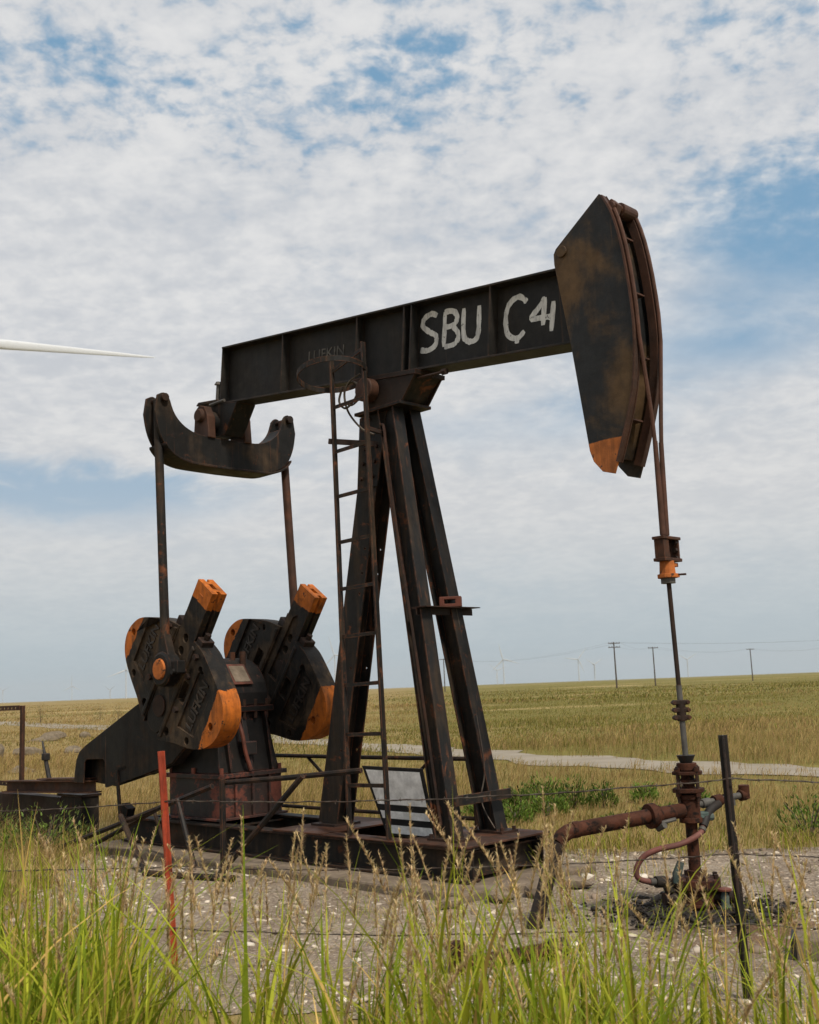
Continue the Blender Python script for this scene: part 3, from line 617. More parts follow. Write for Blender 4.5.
# cranks, counterweights, pitman arms
def ep(e, p, v): q = CT + CE * e + CP * p; return V(q.x, v, q.z)
HALF = {1: [(-.56, .158), (-.57, .34), (-.61, .48), (-.70, .72), (-.77, .88), (-.85, .97), (-.95, 1.02), (-1.07, 1.03), (-1.20, 1.0), (-1.31, .93), (-1.40, .84), (-1.50, .69), (-1.62, .43), (-1.72, .26), (-1.77, .158)],
        -1: [(-.57, .158), (-.62, .34), (-.69, .50), (-.81, .72), (-.91, .86), (-1.02, .94), (-1.13, .98), (-1.24, .98), (-1.35, .93), (-1.45, .82), (-1.55, .62), (-1.64, .40), (-1.72, .26), (-1.77, .158)]}
HALF = {k: [(q.x, q.y) for q in smooth_curve([(a, b, 0) for a, b in v], 3)] for k, v in HALF.items()}
def make_crank():
    b = MB(); body = [(0, -.15), (0, .15), (-.5, .155), (-1.25, .155), (-1.40, .21), (-1.60, .20), (-1.74, .10), (-1.76, 0), (-1.74, -.10), (-1.60, -.20), (-1.40, -.21), (-1.25, -.155), (-.5, -.155)]
    body = [(0, -.15), (0, .15), (-1.66, .154), (-1.74, .10), (-1.76, 0), (-1.74, -.10), (-1.66, -.154)]
    b.prism(body, lambda e, p: ep(e, p, .585), lambda e, p: ep(e, p, .765))
    cut = []
    for sg in (1, -1):                                     # T slots down both flanks
        cut.append(MB().prism([(.02, .10 * sg), (.02, .2 * sg), (-1.2, .2 * sg), (-1.2, .10 * sg)], lambda e, p: ep(e, p, .655), lambda e, p: ep(e, p, .695)))
    cut.append(MB().prism([(.02, -.05), (.02, .05), (-.05, .05), (-.05, -.05)], lambda e, p: ep(e, p, .65), lambda e, p: ep(e, p, .70)))
    for e_ in (-.62, -.77):
        cut.append(MB().cyl(ep(e_, 0, .5), ep(e_, 0, .8), .048, 16))
    # recess on the inner face
    cut.append(MB().prism([(-.38, -.06), (-.32, 0), (-.38, .06), (-1.15, .08), (-1.15, -.08)], lambda e, p: ep(e, p, .57), lambda e, p: ep(e, p, .615)))
    cr = b.build('crank', 'crank_paint', PJ, .008, cut=cut)
    for sg in (1, -1):
        c = MB(); c.prism([(e, p * sg) for e, p in HALF[sg]], lambda e, p: ep(e, p, .555), lambda e, p: ep(e, p, .775))
        ct = [MB().cyl(ep(e_, p_ * sg, .4), ep(e_, p_ * sg, .9), r_, 14) for e_, p_, r_ in ((-1.10, .88, .042), (-.74, .42, .042), (-1.46, .62, .042), (-1.60, .26, .05))]
        ct.append(MB().prism([(-.97, .24 * sg), (-.97, .36 * sg), (-1.20, .36 * sg), (-1.20, .24 * sg)], lambda e, p: ep(e, p, .7), lambda e, p: ep(e, p, .9)))
        ct.append(MB().prism([(-.97, .24 * sg), (-.97, .36 * sg), (-1.20, .36 * sg), (-1.20, .24 * sg)], lambda e, p: ep(e, p, .4), lambda e, p: ep(e, p, .62)))
        ct.append(MB().prism([(-.70, .40 * sg), (-.80, .70 * sg), (-1.36, .70 * sg), (-1.44, .40 * sg)], lambda e, p: ep(e, p, .747), lambda e, p: ep(e, p, .9)))
        ct.append(MB().prism([(-.70, .40 * sg), (-.80, .70 * sg), (-1.36, .70 * sg), (-1.44, .40 * sg)], lambda e, p: ep(e, p, .4), lambda e, p: ep(e, p, .583)))
        cw = c.build('counterweight', 'crank_paint', cr, .012, True, cut=ct)
        MB().prism([(-.60, .17 * sg), (-.62, .225 * sg), (-1.70, .225 * sg), (-1.72, .17 * sg)], lambda e, p: ep(e, p, .545), lambda e, p: ep(e, p, .795)).build('stiffening_rib', 'crank_paint', cr, .012)
        for e_, p_ in ((-.90, .29), (-1.30, .30), (-.66, .30)):
            MB().cyl(ep(e_, p_ * sg, .774), ep(e_, p_ * sg, .815), .034, 6).build('bolt', 'dark_rust', cr)
        # clamp bolts that hold the weight in the slot
        MB().prism([(-.50, .16 * sg), (-.50, .27 * sg), (-.60, .27 * sg), (-.60, .16 * sg)], lambda e, p: ep(e, p, .60), lambda e, p: ep(e, p, .75)).build('clamp', 'dark_rust', cr, .01)
        MB().cyl(ep(-.49, .215 * sg, .675), ep(-.44, .215 * sg, .675), .035, 6).build('clamp', 'dark_rust', cr)
        # cast letters, both faces
        for face in (1, -1):
            xa = CE; ya = CP * (-1); 
            if face == -1: ya = CP
            zo = ep(-1.08, .55 * sg, .748 if face == 1 else .582)
            xj = Vector((xa.x, 0, xa.z)); yj = Vector((ya.x, 0, ya.z)); zj = xj.cross(yj)
            M = Matrix(((xj.x, yj.x, zj.x, zo.x), (xj.y, yj.y, zj.y, zo.y), (xj.z, yj.z, zj.z, zo.z), (0, 0, 0, 1)))
            o = text_mb('LUFKIN', .17, .010, M, .003).build('cast_lettering', 'cast_letter', cr)
            zo2 = ep(-1.08, .36 * sg + 0, .773 if face == 1 else .557)
    MB().cyl(ep(-1.46, 0, .765), ep(-1.46, 0, .785), .115, 24).build('shaft_end', 'dark_rust', cr, .006, True)
    MB().cyl(ep(-.98, .03, .60), ep(-.98, .03, .94), .075, 20).build('wrist_pin', 'dark_rust', cr, 0, True)
    o = text_mb('1', .1, .005, Matrix(((CE.x, -CP.x, 0, ep(-.11, 0, .766).x), (0, 0, -1, -.766), (CE.z, -CP.z, 0, ep(-.11, 0, .766).z), (0, 0, 0, 1)))).build('cast_lettering', 'orange_paint', cr)
    return cr
def make_pitman():
    pin = ep(-.98, .03, .88); tp = V(-2.69, .86, 4.86)
    d = (pin - tp).normalized()
    m = MB().tube([tp, tp + d * .3, tp + d * 1.5, pin - d * .32], [.043, .048, .048, .050], 14)
    pm = m.build('pitman_arm', 'leg_paint', PJ, 0, True)
    h = MB().tube([ep(-.98, .03, .80), ep(-.98, .03, .82), ep(-.98, .03, .94), ep(-.98, .03, .96)], [.16, .18, .18, .155], 26)
    h.build('wrist_bearing', 'black_paint', pm, 0, True)
    MB().cyl(ep(-.98, .03, .955), ep(-.98, .03, .98), .112, 22, .104).build('bearing_cap', 'orange_paint', pm, .004, True)
    g = MB(); p1 = pin - d * .36
    q = Vector((d.z, 0, -d.x))
    g.loft([[pin + q * .13 + Vector((0, .05, 0)) - d * .09, pin - q * .13 + Vector((0, .05, 0)) - d * .09, p1 - q * .045 + Vector((0, .045, 0)), p1 + q * .045 + Vector((0, .045, 0))],
            [pin + q * .13 - Vector((0, .05, 0)) - d * .09, pin - q * .13 - Vector((0, .05, 0)) - d * .09, p1 - q * .045 - Vector((0, .045, 0)), p1 + q * .045 - Vector((0, .045, 0))]])
    g.build('gusset', 'black_paint', pm, .01)
    l = MB().box((pin.x + .16, pin.y - .05, pin.z - .05), (pin.x + .27, pin.y + .06, pin.z + .08)); l.build('lug', 'black_paint', pm, .012)
    MB().cyl((pin.x + .22, pin.y - .08, pin.z - .03), (pin.x + .22, pin.y + .08, pin.z - .03), .028, 10).build('lug', 'black_paint', pm)
    return pm
def mirror_tree(o, parent):
    c = o.copy(); c.data = o.data.copy()
    c.data.transform(Matrix.Diagonal((1, -1, 1, 1))); c.data.flip_normals()
    COL.objects.link(c); c.parent = parent
    for ch in list(o.children): mirror_tree(ch, c)
    return c
cr1 = make_crank(); pm1 = make_pitman()
mirror_tree(cr1, PJ); pm2 = mirror_tree(pm1, PJ); pm2.data.materials[0] = MATS['rust_brown']; pm2['label'] = 'rust-brown far pitman arm'
# lettering must not be mirrored: swap the mirrored text for rotated copies
for o in [o for o in COL.objects if o.name.startswith('cast_lettering')]:
    if o.parent is not None and o.parent.name != cr1.name and o.parent.name.startswith('crank'):
        cy = sum(v.co.y for v in o.data.vertices) / len(o.data.vertices)
        c = sum((v.co for v in o.data.vertices), Vector()) / len(o.data.vertices)
        for v in o.data.vertices:                       # reflect once more across the crank's own long axis
            d = v.co - c; k = d.dot(CP); v.co = v.co - 2 * k * CP
        o.data.flip_normals()

# ladder
LA = MB(); l0, l1, r0, r1 = V(-.19, .5, .372), V(-.405, .345, 4.83), V(.31, .5, .372), V(.05, .345, 4.90)
def lp(a, b, z): return a + (b - a) * ((z - a.z) / (b.z - a.z))
LD = MB().bar(l0, l1, (1, 0, 0), .022, .05).build('ladder', 'leg_paint', PJ, .003)
MB().bar(r0, r1, (1, 0, 0), .022, .05).build('rail', 'leg_paint', LD, .003)
for k in range(9):
    z = .81 + .442 * k; a, b = lp(l0, l1, z), lp(r0, r1, z + .01)
    MB().bar(a + V(.011, 0, 0), b - V(.011, 0, 0), (0, 0, 1), .034, .014).build('rung', 'leg_paint', LD)
MB().bar(l1 + Vector((-.0, 0, -.12)), r1 + Vector((0, 0, -.06)), (0, 0, 1), .035, .014).build('rung', 'leg_paint', LD)
hc = V(-.22, .50, 4.615); ring = []
for k in range(29):
    a = 2 * math.pi * k / 28; q = Vector((.335 * math.cos(a), .335 * math.sin(a), 0)); q.z = -q.y * .10 + q.x * .15
    ring.append(hc + q)
rg = MB(); rg.loft([[p + Vector((0, 0, .026)) + (p - hc).normalized() * .004, p + Vector((0, 0, -.026)) + (p - hc).normalized() * .004, p + Vector((0, 0, -.026)) - (p - hc).normalized() * .004, p + Vector((0, 0, .026)) - (p - hc).normalized() * .004] for p in ring], cap=False)
rg.build('safety_hoop', 'leg_paint', LD)
MB().bar(lp(l0, l1, 4.02) + V(-.06, .02, .0), V(-.02, .12, 3.95), (0, 0, 1), .05, .03).build('standoff', 'dark_rust', LD)
MB().bar(lp(r0, r1, 4.05), V(.12, .15, 4.02), (0, 0, 1), .035, .02).build('standoff', 'dark_rust', LD)
lc = [V(-.30, .30, 4.55), V(-.36, .30, 4.42), V(-.28, .30, 4.33), V(-.16, .30, 4.37), V(-.10, .28, 4.5), V(-.2, .28, 4.58), V(-.30, .28, 4.50), V(-.26, .28, 4.3), V(-.1, .26, 4.1), V(.03, .22, 4.02)]
MB().tube(smooth_curve(lc, 6), .011, 6).build('loose_cable', 'wire_steel', PJ, 0, True)
lc = [V(-.05, .30, 4.62), V(-.2, .32, 4.56), V(-.26, .32, 4.42), V(-.16, .32, 4.33), V(.0, .30, 4.42)]
MB().tube(smooth_curve(lc, 6), .009, 6).build('loose_cable', 'wire_steel', PJ, 0, True)
lc = [V(.0, .16, 4.05), V(.13, .20, 4.1), V(.20, .24, 3.9), V(.24, .25, 3.6), V(.30, .26, 3.2), V(.55, .31, 1.9), V(.78, .345, .5)]
MB().tube(smooth_curve(lc, 6), .013, 6).build('loose_cable', 'dark_rust', PJ, 0, True)
lc = [V(.58, -.2, 2.34), V(.70, -.22, 1.6), V(.82, -.2, .95), V(.80, -.16, .65), V(.92, -.18, .42)]
MB().tube(smooth_curve(lc, 6), .007, 5).build('loose_cable', 'wire_steel', PJ, 0, True)

# ------------------------------------------------------------------ things around the jack
# holed brick on the tie shelf
bk = MB().box((-.10, -.05, 0), (.10, .05, .095)).build('brick', 'rust_red', None, .006, cut=[MB().box((-.055, -.2, .03), (.045, .2, .068))])
bk.location = jw(.59, -.12, 2.3505); bk.rotation_euler = (0, 0, JROT + R(38)); tag(bk, 'small reddish block with a slot, lying on the shelf between the front legs', 'brick')

# striped board leaning inside the post
SIGN = [(-.371, .949), (.407, .938), (.44, .325), (-.186, .327)]
TLp, TRp, BRp, BLp = V(SIGN[0][0], .16, SIGN[0][1]), V(SIGN[1][0], .16, SIGN[1][1]), V(SIGN[2][0], .05, SIGN[2][1]), V(SIGN[3][0], .05, SIGN[3][1])
SG = empty('striped_board', 'white board with black stripes and black edge, leaning between the post legs', 'board', (OX, OY, 0), JROT)
nrm = (TRp - TLp).cross(BLp - TLp).normalized()
if nrm.y > 0: nrm = -nrm
def sgp(a, b, h): return (TLp * (1 - a) + TRp * a) * (1 - b) + (BLp * (1 - a) + BRp * a) * b + nrm * h
q4 = lambda a0, a1, b0, b1, h: [sgp(a0, b0, h), sgp(a1, b0, h), sgp(a1, b1, h), sgp(a0, b1, h)]
MB().loft([q4(0, 1, 0, 1, -.012), q4(0, 1, 0, 1, 0)]).build('panel', 'black_board', SG)
for b0, b1 in ((.05, .545), (.64, .75), (.845, .965)):
    MB().loft([q4(.05, .95, b0, b1, .001), q4(.05, .95, b0, b1, .003)]).build('white_stripe', 'white_board', SG)

# broken pipe guard round the cranks (near side) and the standing rail on the far side
GR = empty('guard_rail', 'bent and fallen pipe guard rail beside the near crank', 'guard rail', (OX, OY, 0), JROT)
def pipe(name, a, b, r, par, mat='black_paint'): return MB().tube([a, (Vector(a) + Vector(b)) / 2 + Vector((0, 0, -.006)), b], r, 8).build(name, mat, par, 0, True)
pipe('rail', V(-4.60, .98, .03), V(-1.62, .96, .80), .026, GR)
pipe('rail', V(-3.95, .90, .10), V(-2.55, .90, .58), .024, GR)
pipe('rail', V(-1.42, .98, .84), V(.10, .60, .955), .024, GR)
pipe('post', V(-1.40, 1.0, .0), V(-1.40, 1.0, .88), .03, GR)
pipe('brace', V(-.28, .95, .93), V(-1.30, 1.12, .04), .028, GR)
pipe('brace', V(-2.15, 1.0, .66), V(-1.80, 1.05, .06), .026, GR)
pipe('brace', V(-3.22, 1.0, .45), V(-2.12, 1.38, .02), .030, GR)
pipe('brace', V(-2.9, .8, .5), V(-2.45, .9, .05), .02, GR)
pipe('ground_bar', V(-2.08, 1.42, .03), V(-1.0, 1.18, .04), .032, GR)
FR = empty('guard_rail', 'straight pipe guard rail standing along the far side of the skid', 'guard rail', (OX, OY, 0), JROT)
pipe('rail', V(-3.9, -1.0, .93), V(.02, -1.0, .93), .022, FR)
pipe('rail', V(-3.9, -1.0, .36), V(.02, -1.0, .36), .02, FR)
for u in (-3.9, .0): pipe('post', V(u, -1.0, 0), V(u, -1.0, .99), .035, FR, 'rust_brown')
pipe('brace', V(-2.55, -1.0, .92), V(-1.75, -1.0, .36), .018, FR)
pipe('brace', V(-.6, -1.0, .92), V(-1.35, -1.0, .36), .018, FR)

# prime-mover base behind the jack
EBASE = empty('engine_base', 'rusty steel engine base with a loose top beam, behind the belt guard', 'machine base', (OX, OY, 0), JROT)
MB().box((-7.6, -.36, .0), (-5.75, -.16, .48)).build('base_box', 'dark_rust', EBASE, .01)
MB().box((-5.74, -.36, .0), (-5.22, -.12, .50)).build('end_box', 'black_paint', EBASE, .01)
MB().ibeam(V(-7.05, .44, .585), V(-4.74, .44, .655), (0, 0, 1), .15, .16, .016, .012).build('top_beam', 'rust_brown', EBASE)
MB().prism([(-6.1, .70), (-4.78, .742), (-4.78, .755), (-6.1, .713)], lambda a, b: V(a, .34, b), lambda a, b: V(a, .50, b)).build('top_plate', 'rust_brown', EBASE)
MB().box((-5.8, -.38, .501), (-5.20, -.10, .53)).build('top_plate', 'dark_rust', EBASE)
fr = empty('steel_frame', 'rusty upright angle-iron frame with a punched top bar, on the engine base', 'frame', (OX, OY, 0), JROT)
MB().angle(V(-6.80, .40, .52), V(-6.80, .40, 1.635), (1, 0, 0), .07).build('upright', 'rust_brown', fr)
MB().angle(V(-8.9, .40, .52), V(-8.9, .40, 1.635), (1, 0, 0), .07).build('upright', 'rust_brown', fr)
MB().box((-8.9, -.408, 1.575), (-6.80, -.40, 1.64)).build('top_bar', 'rust_brown', fr, 0, cut=[MB().cyl(V(-6.92 - .11 * k, .3, 1.605), V(-6.92 - .11 * k, .5, 1.605), .017, 8) for k in range(14)])
MB().box((-8.9, -.418, .585), (-6.80, -.41, .65)).build('low_bar', 'dark_rust', fr, 0, cut=[MB().cyl(V(-6.92 - .11 * k, .3, .617), V(-6.92 - .11 * k, .5, .617), .015, 8) for k in range(14)])
lv = empty('control_lever', 'bent black lever rod sticking up from the engine base', 'lever', (OX, OY, 0), JROT)
MB().tube([V(-6.20, .38, 1.17), V(-6.13, .38, 1.0), V(-6.07, .38, .85), V(-5.96, .38, .60)], [.012, .022, .03, .03], 8).build('rod', 'post_dark', lv)
MB().box((-6.15, -.42, .93), (-6.06, -.34, 1.02)).build('clevis', 'post_dark', lv, .01)

# ------------------------------------------------------------------ wellhead
WX, WY = 1.936, 8.122
WH = empty('wellhead', 'rust-brown wellhead with stuffing box, flow line and red hose under the horse head', 'wellhead', (WX, WY, 0))
def ring_(name, z0, z1, r, mat='pipe_rust', n=24, r2=None, par=None, bev=.004):
    return MB().cyl((0, 0, z0), (0, 0, z1), r, n, r2).build(name, mat, par or WH, bev, True)
ch = ring_('casing_head', -.05, .15, .135); ring_('flange', .15, .215, .172, par=ch); ring_('flange', .03, .05, .15, par=ch)
for k in range(8):
    a = k * math.pi / 4 + .2; MB().cyl((.15 * math.cos(a), .15 * math.sin(a), .215), (.15 * math.cos(a), .15 * math.sin(a), .245), .017, 6).build('bolt', 'dark_rust', ch)
MB().cyl((.10, -.04, .09), (.24, -.10, .09), .045, 14).build('side_outlet', 'dark_rust', ch, .004, True)
MB().cyl((-.1, -.02, .09), (-.25, -.06, .09), .045, 14).build('side_outlet', 'dark_rust', ch, .004, True)
ring_('tubing', .21, .63, .043); ring_('tubing_collar', .21, .27, .06)
ring_('tee', .60, .80, .072); ring_('tee_collar', .60, .635, .082); ring_('tee_collar', .765, .80, .085)
sbx = ring_('stuffing_box', .80, 1.02, .048)
ring_('gland_plate', .812, .842, .118, par=sbx, n=8); ring_('gland_plate', .938, .962, .112, par=sbx, n=8); ring_('gland', .872, .905, .075, par=sbx); ring_('gland', .968, 1.02, .072, par=sbx)
for k in range(4):
    a = k * math.pi / 2 + .5; x, y = .095 * math.cos(a), .095 * math.sin(a)
    sd_ = MB().cyl((x, y, .745), (x, y, 1.0), .011, 8).build('stud', 'dark_rust', sbx)
    MB().cyl((x, y, .962), (x, y, .988), .021, 6).build('nut', 'pipe_rust', sbx); MB().cyl((x, y, .786), (x, y, .812), .021, 6).build('nut', 'pipe_rust', sbx)
MB().cyl((0, 0, 1.02), (0, 0, 1.075), .042, 20, .068).build('drip_cup', 'post_dark', sbx, 0, True)
# flow line
E0 = Vector((-.06, -.03, .69)); E1 = Vector((.93 - WX, 7.70 - WY, .625)); E2 = Vector((.70 - WX, 7.70 - WY, -.05))
d1 = (E1 - E0).normalized(); d2 = (E2 - E1).normalized()
pth = [E0, E0 + (E1 - E0) * .5, E1 - d1 * .12] + [E1 - d1 * .12 * (1 - t) ** 2 + d2 * .12 * t ** 2 for t in (.25, .5, .75)] + [E1 + d2 * .12, E1 + d2 * .4, E2]
fl = MB().tube(pth[:6], .052, 18).build('flow_line', 'pipe_rust', WH, 0, True)
MB().tube(pth[5:], .0535, 18).build('down_pipe', 'downpipe', fl, 0, True)
for t, r in ((.20, .066), (.235, .088), (.26, .088)):
    c = E0 + (E1 - E0) * t; MB().cyl(c, c + d1 * .032, r, 18).build('union', 'pipe_rust', fl, .004, True)
c = E0 + (E1 - E0) * .225; MB().cyl(c + Vector((0, -.02, -.09)), c + Vector((.04, -.07, -.06)), .026, 8).build('union_lug', 'grey_steel', fl)
MB().cyl(c + Vector((.02, -.05, -.05)), c + Vector((.13, -.03, -.03)), .014, 8).build('union_lug', 'grey_steel', fl)
c = E1 - d1 * .15; MB().cyl(c, c + d1 * .05, .056, 18).build('weld_collar', 'pipe_rust', fl, 0, True)
# branch with fittings
B1 = Vector((2.40 - WX, 8.34 - WY, .755)); B0 = Vector((.05, .03, .715))
br = MB().cyl(B0, B1, .024, 12).build('branch_pipe', 'grey_steel', WH, 0, True)
for t0, t1, r, m in ((.12, .28, .034, 'grey_steel'), (.36, .52, .042, 'pipe_rust'), (.58, .66, .036, 'pipe_rust'), (.90, 1.03, .042, 'pipe_rust')):
    MB().cyl(B0.lerp(B1, t0), B0.lerp(B1, t1), r, 12).build('fitting', m, br, .004, True)
MB().cyl(B1 + Vector((0, 0, -.03)), B1 + Vector((0, 0, .07)), .04, 12).build('fitting', 'pipe_rust', br, .004, True)
MB().cyl(B0.lerp(B1, .75) + Vector((0, 0, -.06)), B0.lerp(B1, .75), .02, 8).build('fitting', 'grey_steel', br)
hs = [(2.17, .715), (2.082, .67), (2.02, .583), (1.972, .526), (1.82, .473), (1.661, .446), (1.55, .399), (1.494, .319), (1.503, .25), (1.586, .219), (1.709, .207)]
hy = [.08, .03, -.02, -.07, -.14, -.15, -.14, -.13, -.12, -.1, -.06]
hpts = smooth_curve([(a - WX, y, z) for (a, z), y in zip(hs, hy)], 6)
ho = MB().tube(hpts, .0205, 12).build('hose', 'hose_pink', WH, 0, True)
MB().tube(hpts[:14], .031, 12).build('hose_joint', 'post_dark', ho, 0, True)
MB().tube(hpts[14:17], .027, 12).build('hose_joint', 'grey_steel', ho, 0, True)
MB().tube(hpts[-7:-4], .026, 10).build('hose_joint', 'grey_steel', ho, 0, True)
MB().tube(hpts[-5:] + [Vector((-.20, -.06, .14))], .04, 10).build('hose_joint', 'oil_clod', ho, 0, True)
MB().box((.05, -.02, .60), (.13, .05, .67)).cyl((.06, .0, .635), (.17, .02, .63), .028, 10).build('petcock', 'green_valve', WH, .01)
MB().tube([(-.17, -.1, .20), (-.155, -.1, .26), (-.12, -.1, .345)], [.018, .034, .026], 8).build('valve_lever', 'green_valve', WH, 0, True)
vl = MB().tube([(.163, -.13, -.02), (.163, -.13, .03), (.163, -.13, .05), (.163, -.13, .10), (.163, -.13, .145)], [.045, .042, .028, .03, .012], 12).build('needle_valve', 'green_valve', WH, 0, True)
MB().cyl((.163, -.13, .14), (.163, -.13, .158), .05, 16).build('handwheel', 'rust_red', vl, .004, True)

RD = empty('polished_rod', 'slim polished rod with a bolted clamp, hanging from the carrier into the wellhead', 'rod', (WX, WY, 0))
lx = jw(2.922, 0) - Vector((WX, WY, 0)); lx.z = 0
topz, botz = 2.50, 1.03
def rp(z): return lx * ((z - botz) / (topz - botz)) + Vector((0, 0, z))
MB().cyl(rp(1.58), rp(2.50), .0175, 14).build('rod', 'dark_rust', RD, 0, True)
MB().cyl(rp(1.03), rp(1.58), .021, 14).build('liner', 'grey_steel', RD, 0, True)
for z in (1.345, 1.40, 1.455):
    p = rp(z)
    MB().box((-.058, -.03, -.018), (.058, .03, .018), Matrix.Translation(p)).build('clamp_plate', 'dark_rust', RD, .008)
    MB().cyl(p + Vector((-.05, -.045, 0)), p + Vector((-.05, .045, 0)), .013, 8).cyl(p + Vector((.05, -.045, 0)), p + Vector((.05, .045, 0)), .013, 8).build('clamp_bolt', 'rust_brown', RD)
MB().cyl(rp(1.32), rp(1.47), .034, 12).build('clamp_sleeve', 'dark_rust', RD, .004, True)

# ------------------------------------------------------------------ barbed wire fence
FX0, FY0, FX1, FY1 = -1.49, 6.76, 1.61, 5.87
def fpt(x): return FY0 + (x - FX0) * (FY1 - FY0) / (FX1 - FX0)
FE = empty('barbed_wire_fence', 'barbed wire fence strung on steel T-posts in front of the pump jack', 'fence', (0, 0, 0))
def tpost(base, top, mat, label):
    base, top = Vector(base), Vector(top); t = (top - base).normalized(); q = Vector((1, -.28, 0)).normalized(); q = (q - t * q.dot(t)).normalized(); d = t.cross(q)
    prof = [(-.024, -.004), (.024, -.004), (.024, .004), (.005, .005), (.005, .034), (-.005, .034), (-.005, .005), (-.024, .004)]
    m = MB().loft([[p + x * q + y * -d for x, y in prof] for p in (base, top)])
    o = m.build('fence_post', mat, FE, .0015); o['label'] = label
    for k in range(22):
        p = base.lerp(top, .12 + .86 * k / 22); MB().bar(p + d * .008 - q * .008, p + d * .008 + q * .008, t, .016, .012).build('stud', mat, o)
    return o
tpost((-1.485, 6.76, -.3), (-1.578, 6.76, 1.332), 'post_red', 'red-painted steel T-post')
tpost((1.618, 5.87, -.3), (1.603, 5.87, 1.33), 'post_dark', 'dark steel T-post without a cap')
tpost((-5.6, 7.94, -.3), (-5.62, 7.94, 1.30), 'post_dark', 'dark steel T-post')
tpost((5.0, 4.90, -.3), (5.0, 4.90, 1.30), 'post_dark', 'dark steel T-post')
for hl, h0, h1, hr in ((1.0, 1.035, 1.105, 1.08), (.68, .657, .729, .72), (.33, .302, .381, .38), (.05, -.02, .016, .03)):
    nodes = [(-5.6, hl), (FX0, h0), (FX1, h1), (5.0, hr)]; m = MB()
    P = []
    for (xa, ha), (xb, hb_) in zip(nodes[:-1], nodes[1:]):
        nseg = 26
        for k in range(nseg):
            t = k / nseg; x = xa + (xb - xa) * t; z = ha + (hb_ - ha) * t - .045 * 4 * t * (1 - t) + random.uniform(-.004, .004)
            P.append(Vector((x, fpt(x) - .03 + random.uniform(-.004, .004), z)))
    P.append(Vector((5.0, fpt(5.0) - .03, hr)))
    m.tube(P, .0030, 5)
    tw = []                                              # second strand twisted round the first
    for i in range(len(P) - 1):
        for k in range(4):
            q = P[i].lerp(P[i + 1], k / 4); a = (i * 4 + k) * 1.3; tw.append(q + Vector((0, .0035 * math.cos(a), .0035 * math.sin(a))))
    m.tube(tw, .0026, 4)
    x = -5.5
    while x < 4.9:
        i = min(range(len(P)), key=lambda j: abs(P[j].x - x)); j = i + 1 if P[min(i + 1, len(P) - 1)].x > x and i + 1 < len(P) and P[i].x <= x else i
        a_ = P[max(j - 1, 0)]; b_ = P[j]; t = 0 if b_.x == a_.x else (x - a_.x) / (b_.x - a_.x); c = a_.lerp(b_, t)
        m.cyl(c + Vector((-.008, 0, 0)), c + Vector((.008, 0, 0)), .0048, 6)
        for k in range(4):
            d = Vector((random.uniform(-.4, .4), random.uniform(-1, 1), random.choice((-1, 1)) * random.uniform(.5, 1))).normalized() * .017
            m.tube([c, c + d], [.0018, .0008], 4)
        x += .125
    m.build('barbed_wire', 'wire_steel', FE)
st = [Vector((-2.93, 7.12, 1.05)), Vector((-2.90, 7.12, .82)), Vector((-2.86, 7.13, .62)), Vector((-2.88, 7.13, .38)), Vector((-2.90, 7.12, .1))]
MB().tube(st, .009, 6).build('wire_stay', 'post_dark', FE, 0, True)

# small block, junk, rocks
bo = MB().box((-.02, -.10, -.02), (.34, .14, .125)).build('concrete_block', 'concrete', None, .01)
bo.location = (2.16, 6.66, 0); bo.rotation_euler = (0, 0, R(-20)); tag(bo, 'small pale block with a black end cap lying on the gravel', 'block')
MB().box((-.045, -.105, -.02), (-.021, .145, .13)).build('end_cap', 'black_board', bo, .004)
jp = empty('pipe_stub', 'short rusty pipe stub with a coupling, half hidden in the tall grass', 'pipe', (.50, 6.75, .05), R(20))
MB().cyl((-.35, 0, .0), (.30, 0, .02), .042, 14).build('pipe', 'pipe_rust', jp, 0, True)
MB().cyl((.22, 0, .02), (.34, 0, .022), .056, 14).build('coupling', 'dark_rust', jp, .004, True)
MB().cyl((-.36, 0, -.1), (-.36, 0, .13), .05, 14).build('elbow', 'pipe_rust', jp, .004, True)

def rock_mesh(sx, sy, sz, seed, sub=2):
    bm = bmesh.new(); bmesh.ops.create_icosphere(bm, subdivisions=sub, radius=1); rr = np.random.default_rng(seed)
    pl = rr.normal(size=(9, 3)); pl /= np.linalg.norm(pl, axis=1)[:, None]; dd = rr.uniform(.55, .95, 9)
    for v in bm.verts:
        c = np.array(v.co)
        for p_, d_ in zip(pl, dd):
            k = c @ p_
            if k > d_: c = c - p_ * (k - d_)
        c = c * (1 + rr.uniform(-.03, .03)); v.co = (c[0] * sx, c[1] * sy, max(c[2], -.4) * sz)
    me = bpy.data.meshes.new('rock'); bm.to_mesh(me); bm.free(); me.materials.append(MATS['rock']); return me
RK = [(-13.9, 36.2, .75, .6, .62, 'rounded pale boulder standing among dry grass'), (-13.0, 36.8, 1.15, .7, .36, 'long flat dark slab beside the rounded boulder'),
      (-16.6, 50.0, 1.3, .8, .42, 'pale flat slab of rock near the dirt track'), (-16.2, 47.5, 1.5, .7, .25, 'low wide slab in front of the pale slab'),
      (-15.3, 50.6, .55, .5, .32, 'small pale stone near the dirt track'), (-9.9, 27.6, .75, .5, .27, 'low grey rock sunk in the grass'),
      (-11.6, 37.1, .6, .45, .35, 'small grey stone in the dry grass'), (-11.2, 38.4, .4, .4, .25, 'smallest grey stone beside another in the dry grass'),
      (-6.9, 17.2, .42, .36, .26, 'blunt grey rock beside the engine base'), (-18.6, 47.0, .8, .6, .4, 'grey rock among other slabs below the track')]
